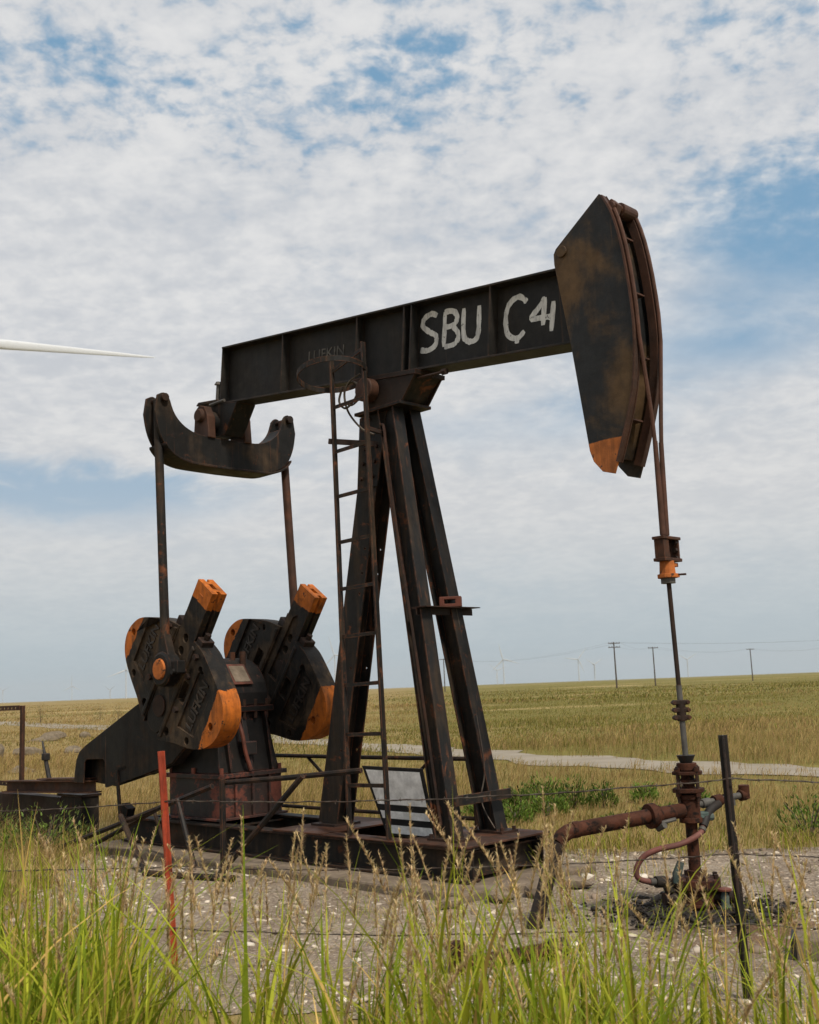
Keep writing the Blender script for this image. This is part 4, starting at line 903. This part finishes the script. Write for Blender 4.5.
for i, (x, y, a, b, c, lab) in enumerate(RK):
    o = bpy.data.objects.new('rock', rock_mesh(a * .52, b * .55, c * .8, i + 3)); COL.objects.link(o); o.location = (x, y, float(gh(x, y)) + c * .06); o.rotation_euler = (R(random.uniform(-8, 8)), R(random.uniform(-8, 8)), random.uniform(0, 1.0))
    tag(o, lab, 'rock', 'rocks in the field')
for i, (u, v, s_) in enumerate(((1.62, .62, .11), (1.72, .25, .13), (1.78, -.15, .11), (1.45, .98, .09))):
    o = bpy.data.objects.new('concrete_chunk', rock_mesh(s_ * 1.3, s_, s_ * .6, 40 + i)); o.data.materials[0] = MATS['concrete']; COL.objects.link(o); o.location = jw(u, v, .05); o.rotation_euler = (0, 0, i * 1.3)
    tag(o, 'broken concrete chunk at the front edge of the foundation slab', 'concrete', 'broken concrete chunks')

# ------------------------------------------------------------------ far away: poles, line, turbines
def utility_pole(x, y, h, arms, label, yaw=.35):
    z = float(gh(x, y)); o = empty('utility_pole', label, 'utility pole', (x, y, z), yaw, 'utility poles on the horizon')
    MB().cyl((0, 0, -.5), (0, 0, h), .19, 10, .13).build('pole', 'wood_pole', o, 0, True)
    for k in range(arms):
        za = h - .35 - .9 * k; a = MB().box((-1.5, -.2, za), (1.5, -.06, za + .16)).build('crossarm', 'wood_pole', o)
        for xx in (-1.35, -.6, .6, 1.35): MB().cyl((xx, -.13, za + .16), (xx, -.13, za + .36), .06, 8).build('insulator', 'grey_steel', a)
    return o
one = 'weathered utility pole with a single crossarm on the far grass'
POLES = [(44.75, 247, 10.3, 2, 'weathered utility pole with two crossarms on the far grass'), (63.4, 293, 10.3, 1, one), (106.7, 350, 10.3, 1, one), (8.8, 350, 10.5, 1, one), (139.5, 372, 10.3, 1, one)]
for p in POLES: utility_pole(*p)
def span(a, b, sag, nm, lab):
    m = MB()
    for off in (-1.35, 1.35):
        pts = []
        for k in range(17):
            t = k / 16; pts.append((a[0] + (b[0] - a[0]) * t + off * .9, a[1] + (b[1] - a[1]) * t, a[2] + (b[2] - a[2]) * t - sag * 4 * t * (1 - t)))
        m.tube(pts, .012, 4)
    o = m.build(nm, 'wire_steel'); tag(o, lab, 'power line')
pt = [(x, y, float(gh(x, y)) + h - .1) for x, y, h, a, l in POLES]
span(pt[3], pt[0], 2.2, 'power_line', 'thin sagging wires reaching the two-crossarm pole from behind the pump jack')
span(pt[0], pt[1], 1.0, 'power_line', 'thin wires between the two-crossarm pole and the next pole')
span(pt[1], pt[2], 1.2, 'power_line', 'thin wires between two single-crossarm poles on the right-hand grass')
span(pt[2], pt[4], 1.0, 'power_line', 'thin wires leading to the pole by the end of the line')
span(pt[0], (150, 262, 11), 2.0, 'power_line', 'thin wires running off from the two-crossarm pole beyond the wellhead')

def turbine(x, y, hubz, blade, rot, yaw, label, mat, group=None, name='wind_turbine', droop=0, chord=1.0, tw=1.0):
    z0 = float(gh(x, y)) - 2; o = empty(name, label, 'wind turbine', (x, y, z0), yaw, group); H = hubz - z0
    MB().cyl((0, 0, 0), (0, 0, H - 1.5), 2.2 * tw, 20, 1.3 * tw).build('tower', mat, o, 0, True)
    MB().loft([[(xx * s, yy, H + zz * s) for xx, zz in ((-1.6, -1.5), (1.6, -1.5), (1.8, 0), (1.4, 1.7), (-1.4, 1.7), (-1.8, 0))] for yy, s in ((-2.6, .75), (-1.5, 1), (6, 1), (8.5, .7))]).build('nacelle', mat, o, 0, True)
    hub = Vector((0, -3.6, H))
    MB().tube([hub + Vector((0, 1.2, 0)), hub, hub + Vector((0, -1.0, 0)), hub + Vector((0, -1.9, 0))], [1.6, 1.6, 1.25, .3], 18).build('hub', mat, o, 0, True)
    for k in range(3):
        a = rot + k * 2 * math.pi / 3; d = Vector((math.cos(a), 0, math.sin(a))); q = Vector((-math.sin(a), 0, math.cos(a)))
        rows = []
        for s, c, th, sw in ((.02, 1.7, 1.7, 0), (.07, 1.9, 1.6, 0), (.16, 3.5, 1.1, .3), (.23, 3.7, .9, .32), (.4, 3.0, .65, .3), (.6, 2.25, .45, .25), (.8, 1.5, .3, .18), (.93, .9, .18, .1), (.985, .45, .1, .05), (1, .1, .04, 0)):
            cen = hub + d * (s * blade) + Vector((0, -droop * s * s, 0)) + Vector((0, 0, -droop * .5 * s * s * abs(math.cos(a))))
            rows.append([cen + q * (c * chord * math.cos(g) * .5 + c * chord * sw * .5) + Vector((0, th * .5 * math.sin(g), 0)) for g in [2 * math.pi * j / 12 for j in range(12)]])
        MB().loft(rows).build('blade', mat, o, 0, True)
    return o
turbine(-131.5, 313, 108.3, 56.2, R(-3.2), R(12), 'huge white wind turbine close behind, one blade reaching level above the pump jack', 'white_turbine', droop=1.2, chord=.85)
farl = 'pale wind turbine standing tiny on the far horizon'
FT = [(215.2, 2714, 60, 42, R(103)), (303, 4136, 50, 40, R(20)), (457.8, 3102, 59, 42, R(172)), (638.9, 3948, 54, 42, R(150)), (931.7, 3777, 55, 42, R(150)), (-1605.7, 5110, 76, 50, R(90)), (-697.5, 2632, 73, 50, R(200)), (-2184, 5791, 78, 50, R(140)), (-1480, 5300, 52, 42, R(150)), (-215, 2900, 95, 52, R(226))]
for x, y, hz_, bl, ro in FT:
    turbine(x, y, hz_ + (float(gh(x, y)) * .0), bl, ro, R(random.uniform(-30, 30)), farl, 'far_turbine', 'distant wind turbines', chord=.9, tw=.8)

# ------------------------------------------------------------------ vegetation and stones (numpy)
def np_mesh(name, verts, faces, cols, mat, smooth=True):
    me = bpy.data.meshes.new(name); nv, nf, k = len(verts), len(faces), faces.shape[1]
    me.vertices.add(nv); me.vertices.foreach_set('co', np.ascontiguousarray(verts, np.float32).ravel())
    me.loops.add(nf * k); me.loops.foreach_set('vertex_index', faces.astype(np.int32).ravel())
    me.polygons.add(nf); me.polygons.foreach_set('loop_start', np.arange(0, nf * k, k, dtype=np.int32)); me.polygons.foreach_set('loop_total', np.full(nf, k, np.int32))
    if smooth: me.polygons.foreach_set('use_smooth', np.ones(nf, bool))
    me.update(calc_edges=True)
    at = me.attributes.new('Col', 'FLOAT_COLOR', 'POINT'); c4 = np.ones((nv, 4), np.float32); c4[:, :3] = cols; at.data.foreach_set('color', c4.ravel())
    me.materials.append(MATS[mat]); o = bpy.data.objects.new(name, me); COL.objects.link(o); return o
def blades(base, h, wd, az, lean, c0, c1, segs=4, twist=None):
    N = len(base); s = np.linspace(0, 1, segs + 1)[None, :]
    hx = lean[:, None] * h[:, None] * s ** 2; z = h[:, None] * (s - .32 * np.minimum(lean, 1.6)[:, None] * s ** 2.4)
    dx, dy = np.cos(az)[:, None], np.sin(az)[:, None]
    P = np.stack([base[:, 0:1] + dx * hx, base[:, 1:2] + dy * hx, base[:, 2:3] + z], -1)
    tw = (az + np.pi / 2 if twist is None else twist)[:, None]
    prof = (1 - s ** 2.2) * .92 + .04; prof = prof * (.55 + .45 * np.minimum(s * 4, 1))
    ww = wd[:, None] * .5 * prof
    off = np.stack([np.cos(tw) * ww, np.sin(tw) * ww, np.zeros_like(ww)], -1)
    Vv = np.stack([P - off, P + off], 2).reshape(-1, 3)
    b = (np.arange(N) * (segs + 1) * 2)[:, None] + (np.arange(segs) * 2)[None, :]
    F = np.stack([b, b + 1, b + 3, b + 2], -1).reshape(-1, 4)
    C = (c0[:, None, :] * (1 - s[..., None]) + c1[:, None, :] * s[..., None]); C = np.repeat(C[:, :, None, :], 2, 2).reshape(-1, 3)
    return Vv, F, C, P
class Acc:
    def __init__(s): s.v = []; s.f = []; s.c = []; s.n = 0
    def add(s, v, f, c): s.v.append(v); s.f.append(f + s.n); s.c.append(c); s.n += len(v)
    def build(s, name, mat): return np_mesh(name, np.concatenate(s.v), np.concatenate(s.f), np.concatenate(s.c), mat)
def jit(c, n, a=.25): return np.clip(np.array(c)[None, :] * (1 + rng.normal(0, a, (n, 1))) * (1 + rng.normal(0, .08, (n, 3))), .004, .8)
GRN = (.165, .23, .015); YGR = (.34, .375, .032); STR = (.54, .375, .12); TAN = (.47, .31, .14); OLV = (.15, .14, .04)
def pick(n, probs, cols):
    k = rng.choice(len(cols), n, p=np.array(probs) / sum(probs)); return np.array(cols)[k] * (1 + rng.normal(0, .2, (n, 1))).clip(.5, 1.6)

# --- tall roadside grass in front of the fence
A = Acc()
def clump(x, y, nb, h, spread=.10, probs=(5, 5, 1.2), lean=.45):
    a = rng.uniform(0, 2 * np.pi, nb); r = spread * np.sqrt(rng.uniform(0, 1, nb))
    base = np.stack([x + r * np.cos(a), y + r * np.sin(a), np.full(nb, -.01)], 1)
    hh = h * rng.uniform(.45, 1.05, nb); az = a + rng.normal(0, .9, nb); ln = np.abs(rng.normal(lean, .28, nb))
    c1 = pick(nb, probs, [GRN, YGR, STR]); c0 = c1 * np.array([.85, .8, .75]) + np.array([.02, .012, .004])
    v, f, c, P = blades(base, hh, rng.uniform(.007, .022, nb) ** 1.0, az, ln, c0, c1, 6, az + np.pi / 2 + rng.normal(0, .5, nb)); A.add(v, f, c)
def seed_stem(x, y, h, lean, az, dense=1.0):
    b = np.array([[x, y, 0.]]); col = pick(1, (2, 3), [YGR, STR]); tip = pick(1, (1, 1), [TAN, STR])
    v, f, c, P = blades(b, np.array([h]), np.array([.0045]), np.array([az]), np.array([lean]), col, tip, 10, np.array([rng.uniform(0, 6)])); A.add(v, f, c)
    P = P[0]; n = int(150 * dense); t = rng.uniform(.72, 1.0, n); k = t * 10; i = np.minimum(k.astype(int), 9); fr_ = (k - i)[:, None]
    bb = P[i] * (1 - fr_) + P[i + 1] * fr_
    hh = rng.uniform(.014, .042, n) * (1.25 - (t - .72) * 2); aa = rng.uniform(0, 2 * np.pi, n)
    cc = pick(n, (3, 3, 1), [(.60, .44, .25), (.62, .50, .27), (.38, .24, .14)])
    v, f, c, _ = blades(bb, hh, rng.uniform(.0035, .0075, n), aa, rng.uniform(.25, .9, n), cc, cc, 2, aa + np.pi / 2); A.add(v, f, c)
    nl = 3; tl = rng.uniform(.08, .55, nl); k = tl * 10; i = k.astype(int); bb = P[i]           # leaves on the stem
    cc = pick(nl, (2, 3, 1), [GRN, YGR, STR]); aa = rng.uniform(0, 6.28, nl)
    v, f, c, _ = blades(bb, rng.uniform(.18, .4, nl) * h, rng.uniform(.006, .011, nl), aa, rng.uniform(.4, 1.1, nl), cc, cc * 1.1, 6, aa + np.pi / 2); A.add(v, f, c)
# sown by bearing from the verge (x / y), so that thick and thin stretches of the verge follow each other along it
for _ in range(390):
    y = rng.uniform(3.3, 6.2); b_ = rng.uniform(-.52, .52)
    if b_ < -.258: hgt, keep, far = 1.18, 1.0, 6.2
    elif b_ < -.085: hgt, keep, far = .66, .50, 4.9
    elif b_ < .15: hgt, keep, far = .92, .72, 4.9
    else: hgt, keep, far = .68, .56, 4.7
    if abs(b_ + .228) < .035 or abs(b_ - .276) < .025: hgt *= .62
    if rng.uniform() > keep or y > far + rng.normal(0, .25): continue
    clump(b_ * y, y, int(rng.integers(8, 20)), hgt * (.72 + .38 * rng.uniform()), rng.uniform(.05, .16), (5.5, 4.5, 2.6))
for b_, y, h_, nb in ((-0.35, 4.2, 1.02, 26), (-0.29, 4.4, 0.98, 24), (-0.275, 4.6, 0.85, 20), (-0.165, 4.3, 1.0, 24), (-0.147, 4.9, 0.8, 22), (-0.096, 4.5, 0.98, 20), (-0.059, 4.0, 1.0, 20), (0.01, 4.1, 1.05, 30), (0.028, 4.7, 0.95, 22), (0.102, 4.2, 0.95, 26), (0.139, 4.6, 0.9, 26), (0.175, 4.4, 0.95, 20), (0.185, 3.9, 1.0, 14), (0.258, 4.6, 0.75, 20), (0.3, 4.4, 0.85, 22), (0.35, 4.3, 0.85, 22), (-0.368, 3.7, 1.08, 24), (0.065, 3.8, 0.85, 20), (0.221, 3.9, 0.78, 16), (-0.322, 5.2, 0.95, 26), (-0.267, 4.0, 0.95, 22), (-0.331, 4.7, 1.0, 24)):
    clump(b_ * y, y, nb, h_ * 1.22, .09, (4, 7, .6), .36)
for b_, y, h_, n_ in ((-0.35, 4.6, 1.15, 4), (-0.287, 4.6, 1.2, 5), (-0.257, 5, 1.1, 3), (-0.322, 4.2, 1.1, 4), (-0.368, 5, 1.15, 4), (-0.188, 4.6, 1.15, 5), (-0.167, 4.4, 1.25, 4), (-0.14, 4.9, 0.95, 3), (-0.115, 4.8, 1.15, 6), (-0.082, 5.2, 1.0, 5), (-0.05, 4.6, 1.05, 4), (-0.004, 4.6, 1.22, 7), (0.014, 4.5, 1.2, 4), (0.056, 4.9, 1.18, 5), (0.083, 4.6, 1.15, 6), (0.106, 4.9, 1.18, 6), (0.134, 4.7, 1.1, 6), (0.171, 4.6, 0.95, 4), (0.212, 4.9, 0.95, 3), (0.3, 4.7, 1.05, 4), (0.327, 4.3, 0.9, 4), (0.364, 4.6, 1.0, 4), (-0.23, 5.0, 1.0, 4), (0.028, 4.0, 0.95, 5), (-0.032, 4.0, 0.95, 4), (-0.308, 5.0, 1.1, 4), (-0.202, 5.2, 1.05, 3)):
    for q in range(n_):
        yy = y + rng.normal(0, .15); seed_stem((b_ + rng.normal(0, .010)) * yy, yy, h_ * rng.uniform(.80, 1.05), abs(rng.normal(.16, .12)), rng.uniform(0, 6.28), rng.uniform(.7, 1.3))
for _ in range(60):
    y = rng.uniform(3.5, 6.2); seed_stem(rng.uniform(-.52, .52) * y, y, rng.uniform(.65, 1.02), abs(rng.normal(.2, .15)), rng.uniform(0, 6.28), rng.uniform(.5, 1.0))
tg = A.build('tall_grass', 'grass_blades'); tag(tg, 'tall green and straw-coloured roadside grass with seed heads before the fence', 'grass', kind='stuff')
# --- undergrowth
A = Acc(); n_ = 22000
bx_ = rng.uniform(-6, 6, n_); by_ = rng.uniform(2.9, 6.9, n_); keep = by_ < 5.25 + .9 * (bx_ < -1.1) + .25 * np.sin(bx_ * 1.7) + rng.normal(0, .3, n_); keep &= np.abs(bx_) < by_ * .5 + 1.2
bx_, by_ = bx_[keep], by_[keep]; n_ = len(bx_); aa = rng.uniform(0, 6.28, n_)
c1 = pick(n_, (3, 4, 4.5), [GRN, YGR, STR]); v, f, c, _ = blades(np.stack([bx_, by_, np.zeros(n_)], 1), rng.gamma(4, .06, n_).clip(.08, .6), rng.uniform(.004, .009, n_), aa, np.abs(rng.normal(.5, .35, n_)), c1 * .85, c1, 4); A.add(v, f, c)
o = A.build('undergrowth_grass', 'grass_blades'); tag(o, 'short mixed green and dry grass at the foot of the tall stems', 'grass', kind='stuff')

# --- field grass beyond the pad
def field(name, label, n, y0, y1, hmin, hmax, nb, wd, spread, power=1.0, halfw=.5):
    A = Acc(); yy = y0 * (y1 / y0) ** (rng.uniform(0, 1, n) ** power); xx = rng.uniform(-1, 1, n) * (yy * halfw + 2)
    k = ~in_poly(xx, yy, PADXY); d = np.full(len(xx), 1e9)
    for i in range(0, len(TRKXY), 2): d = np.minimum(d, np.hypot(xx - TRKXY[i, 0], yy - TRKXY[i, 1]))
    k &= d > .45 + rng.uniform(0, 1.1, len(d))
    ju = (xx - OX) * math.sin(TH) - (yy - OY) * math.cos(TH); jv = -(xx - OX) * math.cos(TH) - (yy - OY) * math.sin(TH)
    k &= ~((ju > -4.2) & (ju < 1.6) & (np.abs(jv) < .9)); k &= ~((ju > -7.7) & (ju < -4.8) & (np.abs(jv) < .62)); k &= yy > 6.2
    xx, yy = xx[k], yy[k]; m = len(xx)
    patch = np.sin(xx * .21 + 2 * np.sin(yy * .05)) + np.sin(yy * .17 + xx * .05 + 1) + rng.normal(0, .5, m) + .012 * (xx - 4) + 1.5 * sstep(yy, 30, 55) * sstep(xx / yy, -.08, .10) * 1.5 + .7 * np.sin(yy * .31 + .02 * xx)
    X_ = np.repeat(xx, nb) + rng.normal(0, spread, m * nb); Y_ = np.repeat(yy, nb) + rng.normal(0, spread, m * nb); pt_ = np.repeat(patch, nb)
    N = m * nb; tall = .55 + .75 * sstep(np.sin(xx * .37 + 1.3 * np.sin(yy * .21)) * np.sin(yy * .29 + .8 * np.sin(xx * .17)), -.5, .8); hh = np.repeat(rng.uniform(hmin, hmax, m) * tall, nb) * rng.uniform(.5, 1.1, N); aa = rng.normal(.3, 1.2, N)
    gsel = rng.uniform(0, 1, N) < 1 / (1 + np.exp(-(pt_ - .55) * 1.8)) * .85
    c1 = np.where(gsel[:, None], pick(N, (2, 2, 2), [(.115, .110, .024), (.22, .195, .042), (.155, .145, .032)]), pick(N, (4, 3, 2), [(.36, .265, .105), (.27, .19, .072), (.32, .21, .095)]))
    base = np.stack([X_, Y_, gh(X_, Y_)], 1)
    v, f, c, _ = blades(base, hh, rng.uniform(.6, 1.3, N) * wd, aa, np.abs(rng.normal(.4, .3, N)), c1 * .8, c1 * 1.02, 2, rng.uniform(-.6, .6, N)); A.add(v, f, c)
    o = A.build(name, 'grass_blades'); tag(o, label, 'grass', kind='stuff')
field('dry_grass', 'dry straw and olive prairie grass close behind the pump jack', 9000, 9.5, 30, .10, .38, 11, .009, .13)
field('dry_grass', 'dry prairie grass of the middle field beyond the track', 9500, 28, 95, .10, .30, 9, .024, .42)
field('dry_grass', 'far prairie grass fading to the horizon', 7000, 90, 420, .15, .40, 6, .09, 1.4)
# short sprigs over the pad
A = Acc(); n_ = 900; xx = rng.uniform(-3.4, 6, n_); yy = rng.uniform(6.0, 11.2, n_); k = in_poly(xx, yy, PADXY) & (rng.uniform(0, 1, n_) < .25 + .6 * (np.sin(xx * 2.3 + yy * 1.1) > .4)); xx, yy = xx[k], yy[k]
nb = 9; X_ = np.repeat(xx, nb) + rng.normal(0, .05, len(xx) * nb); Y_ = np.repeat(yy, nb) + rng.normal(0, .05, len(xx) * nb); N = len(X_); c1 = pick(N, (2, 2, 3), [GRN, YGR, STR])
v, f, c, _ = blades(np.stack([X_, Y_, np.zeros(N)], 1), rng.uniform(.04, .16, N), rng.uniform(.003, .006, N), rng.uniform(0, 6.28, N), np.abs(rng.normal(.6, .3, N)), c1 * .85, c1, 3); A.add(v, f, c)
ii = rng.integers(0, len(PADXY), 900); ex = PADXY[ii, 0] + rng.normal(0, .22, 900); ey = PADXY[ii, 1] + rng.normal(0, .20, 900); q_ = ey > 6.4; ex, ey = ex[q_], ey[q_]   # ragged edge of the pad
X_ = np.repeat(ex, 10) + rng.normal(0, .07, len(ex) * 10); Y_ = np.repeat(ey, 10) + rng.normal(0, .07, len(ex) * 10); N = len(X_); c1 = pick(N, (1, 2, 5), [GRN, YGR, (.40, .29, .11)])
v, f, c, _ = blades(np.stack([X_, Y_, np.zeros(N)], 1), rng.uniform(.06, .30, N), rng.uniform(.003, .008, N), rng.uniform(0, 6.28, N), np.abs(rng.normal(.6, .35, N)), c1 * .85, c1, 3); A.add(v, f, c)
o = A.build('pad_sprigs', 'grass_blades'); tag(o, 'small grass sprigs growing through the gravel pad', 'grass', kind='stuff')

# --- leafy weeds behind the wellhead
def weed(x, y, h, r, n, label, tint=(.085, .135, .022), grp='bright green weeds behind the pad'):
    o = empty('weed_bush', label, 'weed', (x, y, float(gh(x, y))), 0, grp); A = Acc()
    sm = MB()
    for k in range(7):
        a = rng.uniform(0, 6.28); q = r * rng.uniform(.2, .75); sm.tube([(0, 0, -.02), (q * .5 * math.cos(a), q * .5 * math.sin(a), h * .45), (q * math.cos(a), q * math.sin(a), h * rng.uniform(.7, .95))], [.008, .006, .003], 4)
    sm.build('stems', 'wood_pole', o)
    th = rng.uniform(0, 6.28, n); rr = r * rng.uniform(.1, 1, n) ** .6; zz = h * rng.uniform(.08, 1, n) * np.sqrt(np.clip(1.05 - (rr / r) ** 2, .05, 1)) * (1 + .2 * np.sin(th * 3))
    base = np.stack([rr * np.cos(th), rr * np.sin(th), zz], 1); cc = jit(tint, n, .4)
    v, f, c, _ = blades(base, rng.uniform(.035, .08, n), rng.uniform(.010, .026, n), th + rng.normal(0, .8, n), rng.uniform(.3, 1.4, n), cc, cc * 1.25, 3, rng.uniform(0, 6.28, n)); A.add(v, f, c)
    l = A.build('leaves', 'grass_blades'); l.parent = o
wl = 'low bright green leafy weed growing between the pump jack and the dirt track'
for x, y, h_, r_ in ((1.55, 14.0, .42, .50), (1.98, 14.6, .55, .42), (2.36, 14.6, .42, .34), (2.98, 15.0, .46, .34), (1.70, 15.6, .45, .55), (1.30, 15.0, .4, .5), (2.2, 12.6, .2, .42), (2.85, 13.4, .22, .45), (1.1, 13.4, .32, .4), (3.55, 14.4, .25, .3), (.75, 14.2, .32, .45)):
    weed(x, y, h_ * rng.uniform(.5, .8), r_ * .58, int(1500 * r_), wl, tuple(np.array((.095, .145, .024)) * rng.uniform(.75, 1.2)))
weed(3.85, 11.25, .42, .30, 420, 'bright green leafy weed at the edge of the gravel beyond the dark fence post', grp=None)
weed(-4.35, 12.9, .42, .55, 700, 'rounded pale green weed beside the engine base', (.11, .15, .035), None)
weed(-5.3, 13.6, .4, .5, 600, 'scruffy green weed against the engine base', (.09, .12, .03), None)
for x, y, h_ in ((-31.5, 92, 1.9), (-28, 97, 1.7), (-24.5, 90, 1.5)): weed(x, y, h_, .55, 420, 'thin tall weed poking above the far grass line', (.12, .12, .05), 'tall weeds on the field edge')
weed(-20.0, 80, 1.0, .9, 900, 'dark rounded bush on the far grass line', (.03, .04, .018), None)

# --- stones of the pad
ico = bmesh.new(); bmesh.ops.create_icosphere(ico, subdivisions=1, radius=1); iv = np.array([v.co[:] for v in ico.verts]); ifc = np.array([[v.index for v in f.verts] for f in ico.faces]); ico.free()
bmi = bmesh.new(); bmesh.ops.create_icosphere(bmi, subdivisions=1, radius=1); bmi.free()
ph = (1 + 5 ** .5) / 2
iv = np.array([(-1, ph, 0), (1, ph, 0), (-1, -ph, 0), (1, -ph, 0), (0, -1, ph), (0, 1, ph), (0, -1, -ph), (0, 1, -ph), (ph, 0, -1), (ph, 0, 1), (-ph, 0, -1), (-ph, 0, 1)]) / 1.9
ifc = np.array([(0, 11, 5), (0, 5, 1), (0, 1, 7), (0, 7, 10), (0, 10, 11), (1, 5, 9), (5, 11, 4), (11, 10, 2), (10, 7, 6), (7, 1, 8), (3, 9, 4), (3, 4, 2), (3, 2, 6), (3, 6, 8), (3, 8, 9), (4, 9, 5), (2, 4, 11), (6, 2, 10), (8, 6, 7), (9, 8, 1)])
def stones(name, label, xx, yy, size, cols, zoff=0, mat='gravel_chips'):
    n = len(xx); vv = iv[None] * (1 + rng.normal(0, .22, (n, 12, 1))); sc = np.stack([rng.uniform(.7, 1.3, n), rng.uniform(.6, 1.0, n), rng.uniform(.3, .6, n)], 1) * size[:, None]
    vv = vv * sc[:, None, :]; a = rng.uniform(0, 6.28, n); ca, sa = np.cos(a)[:, None], np.sin(a)[:, None]
    tl = rng.normal(0, .3, n)[:, None]; vz = vv[..., 2] + vv[..., 0] * tl
    V3 = np.stack([vv[..., 0] * ca - vv[..., 1] * sa + xx[:, None], vv[..., 0] * sa + vv[..., 1] * ca + yy[:, None], vz + (size * .22 + zoff)[:, None]], -1).reshape(-1, 3)
    F = (ifc[None] + (np.arange(n) * 12)[:, None, None]).reshape(-1, 3)
    o = np_mesh(name, V3, F, np.repeat(cols, 12, 0), mat, False); tag(o, label, 'gravel', kind='stuff'); return o
n_ = 42000; xx = rng.uniform(-3.7, 6.5, n_); yy = 5.4 + 6.6 * rng.uniform(0, 1, n_) ** 1.2
dens = .55 + .45 * np.sin(xx * 1.9 + 1.5 * np.sin(yy * 1.3)) * np.sin(yy * 2.1 + .7)
k = in_poly(xx, yy, PADXY * 1.0) & (rng.uniform(0, 1, n_) < dens)
ju = (xx - OX) * math.sin(TH) - (yy - OY) * math.cos(TH); jv = -(xx - OX) * math.cos(TH) - (yy - OY) * math.sin(TH); k &= ~((ju > -4.3) & (ju < 1.45) & (np.abs(jv) < .80))
xx, yy = xx[k], yy[k]; n_ = len(xx); sz = rng.gamma(2.2, .0062, n_).clip(.005, .055)
stones('gravel_stones', 'loose pale limestone chips scattered over the gravel pad', xx, yy, sz, pick(n_, (2.2, 4, 5, .9), [(.54, .47, .39), (.33, .27, .21), (.21, .16, .12), (.68, .62, .54)]), np.zeros(n_))
n_ = 3800; a = rng.uniform(0, 6.28, n_); r_ = np.abs(rng.normal(0, .26, n_)) + .1
stones('oily_clods', 'dark oil-soaked clods heaped around the wellhead', WX + 1.25 * r_ * np.cos(a), WY - .12 + r_ * np.sin(a), rng.gamma(1.8, .0065, n_).clip(.005, .045), jit((.03, .023, .017), n_, .4), rng.uniform(0, .02, n_), 'oil_clod')

# ------------------------------------------------------------------ haze: thin even air between here and the turbines
HAZE = 6e-5
if HAZE:
    hzo = MB().box((-11500, -11500, -80), (11500, 11500, 182)).build('haze', 'white_turbine')
    m = bpy.data.materials.new('haze_air'); m.use_nodes = True; m.node_tree.nodes.clear(); t = NT(m.node_tree)
    out = t.new('ShaderNodeOutputMaterial'); pv = t.new('ShaderNodeVolumePrincipled'); pv.inputs['Density'].default_value = HAZE
    pv.inputs['Color'].default_value = (.93, .96, 1, 1); pv.inputs['Anisotropy'].default_value = .2; t.link(pv.outputs[0], out.inputs['Volume'])
    hzo.data.materials[0] = m; hzo['kind'] = 'stuff'; hzo['label'] = 'thin pale haze in the air over the prairie'
    SC.cycles.volume_bounces = 0
SC.render.resolution_x = 819; SC.render.resolution_y = 1024
SC.cycles.max_bounces = 6
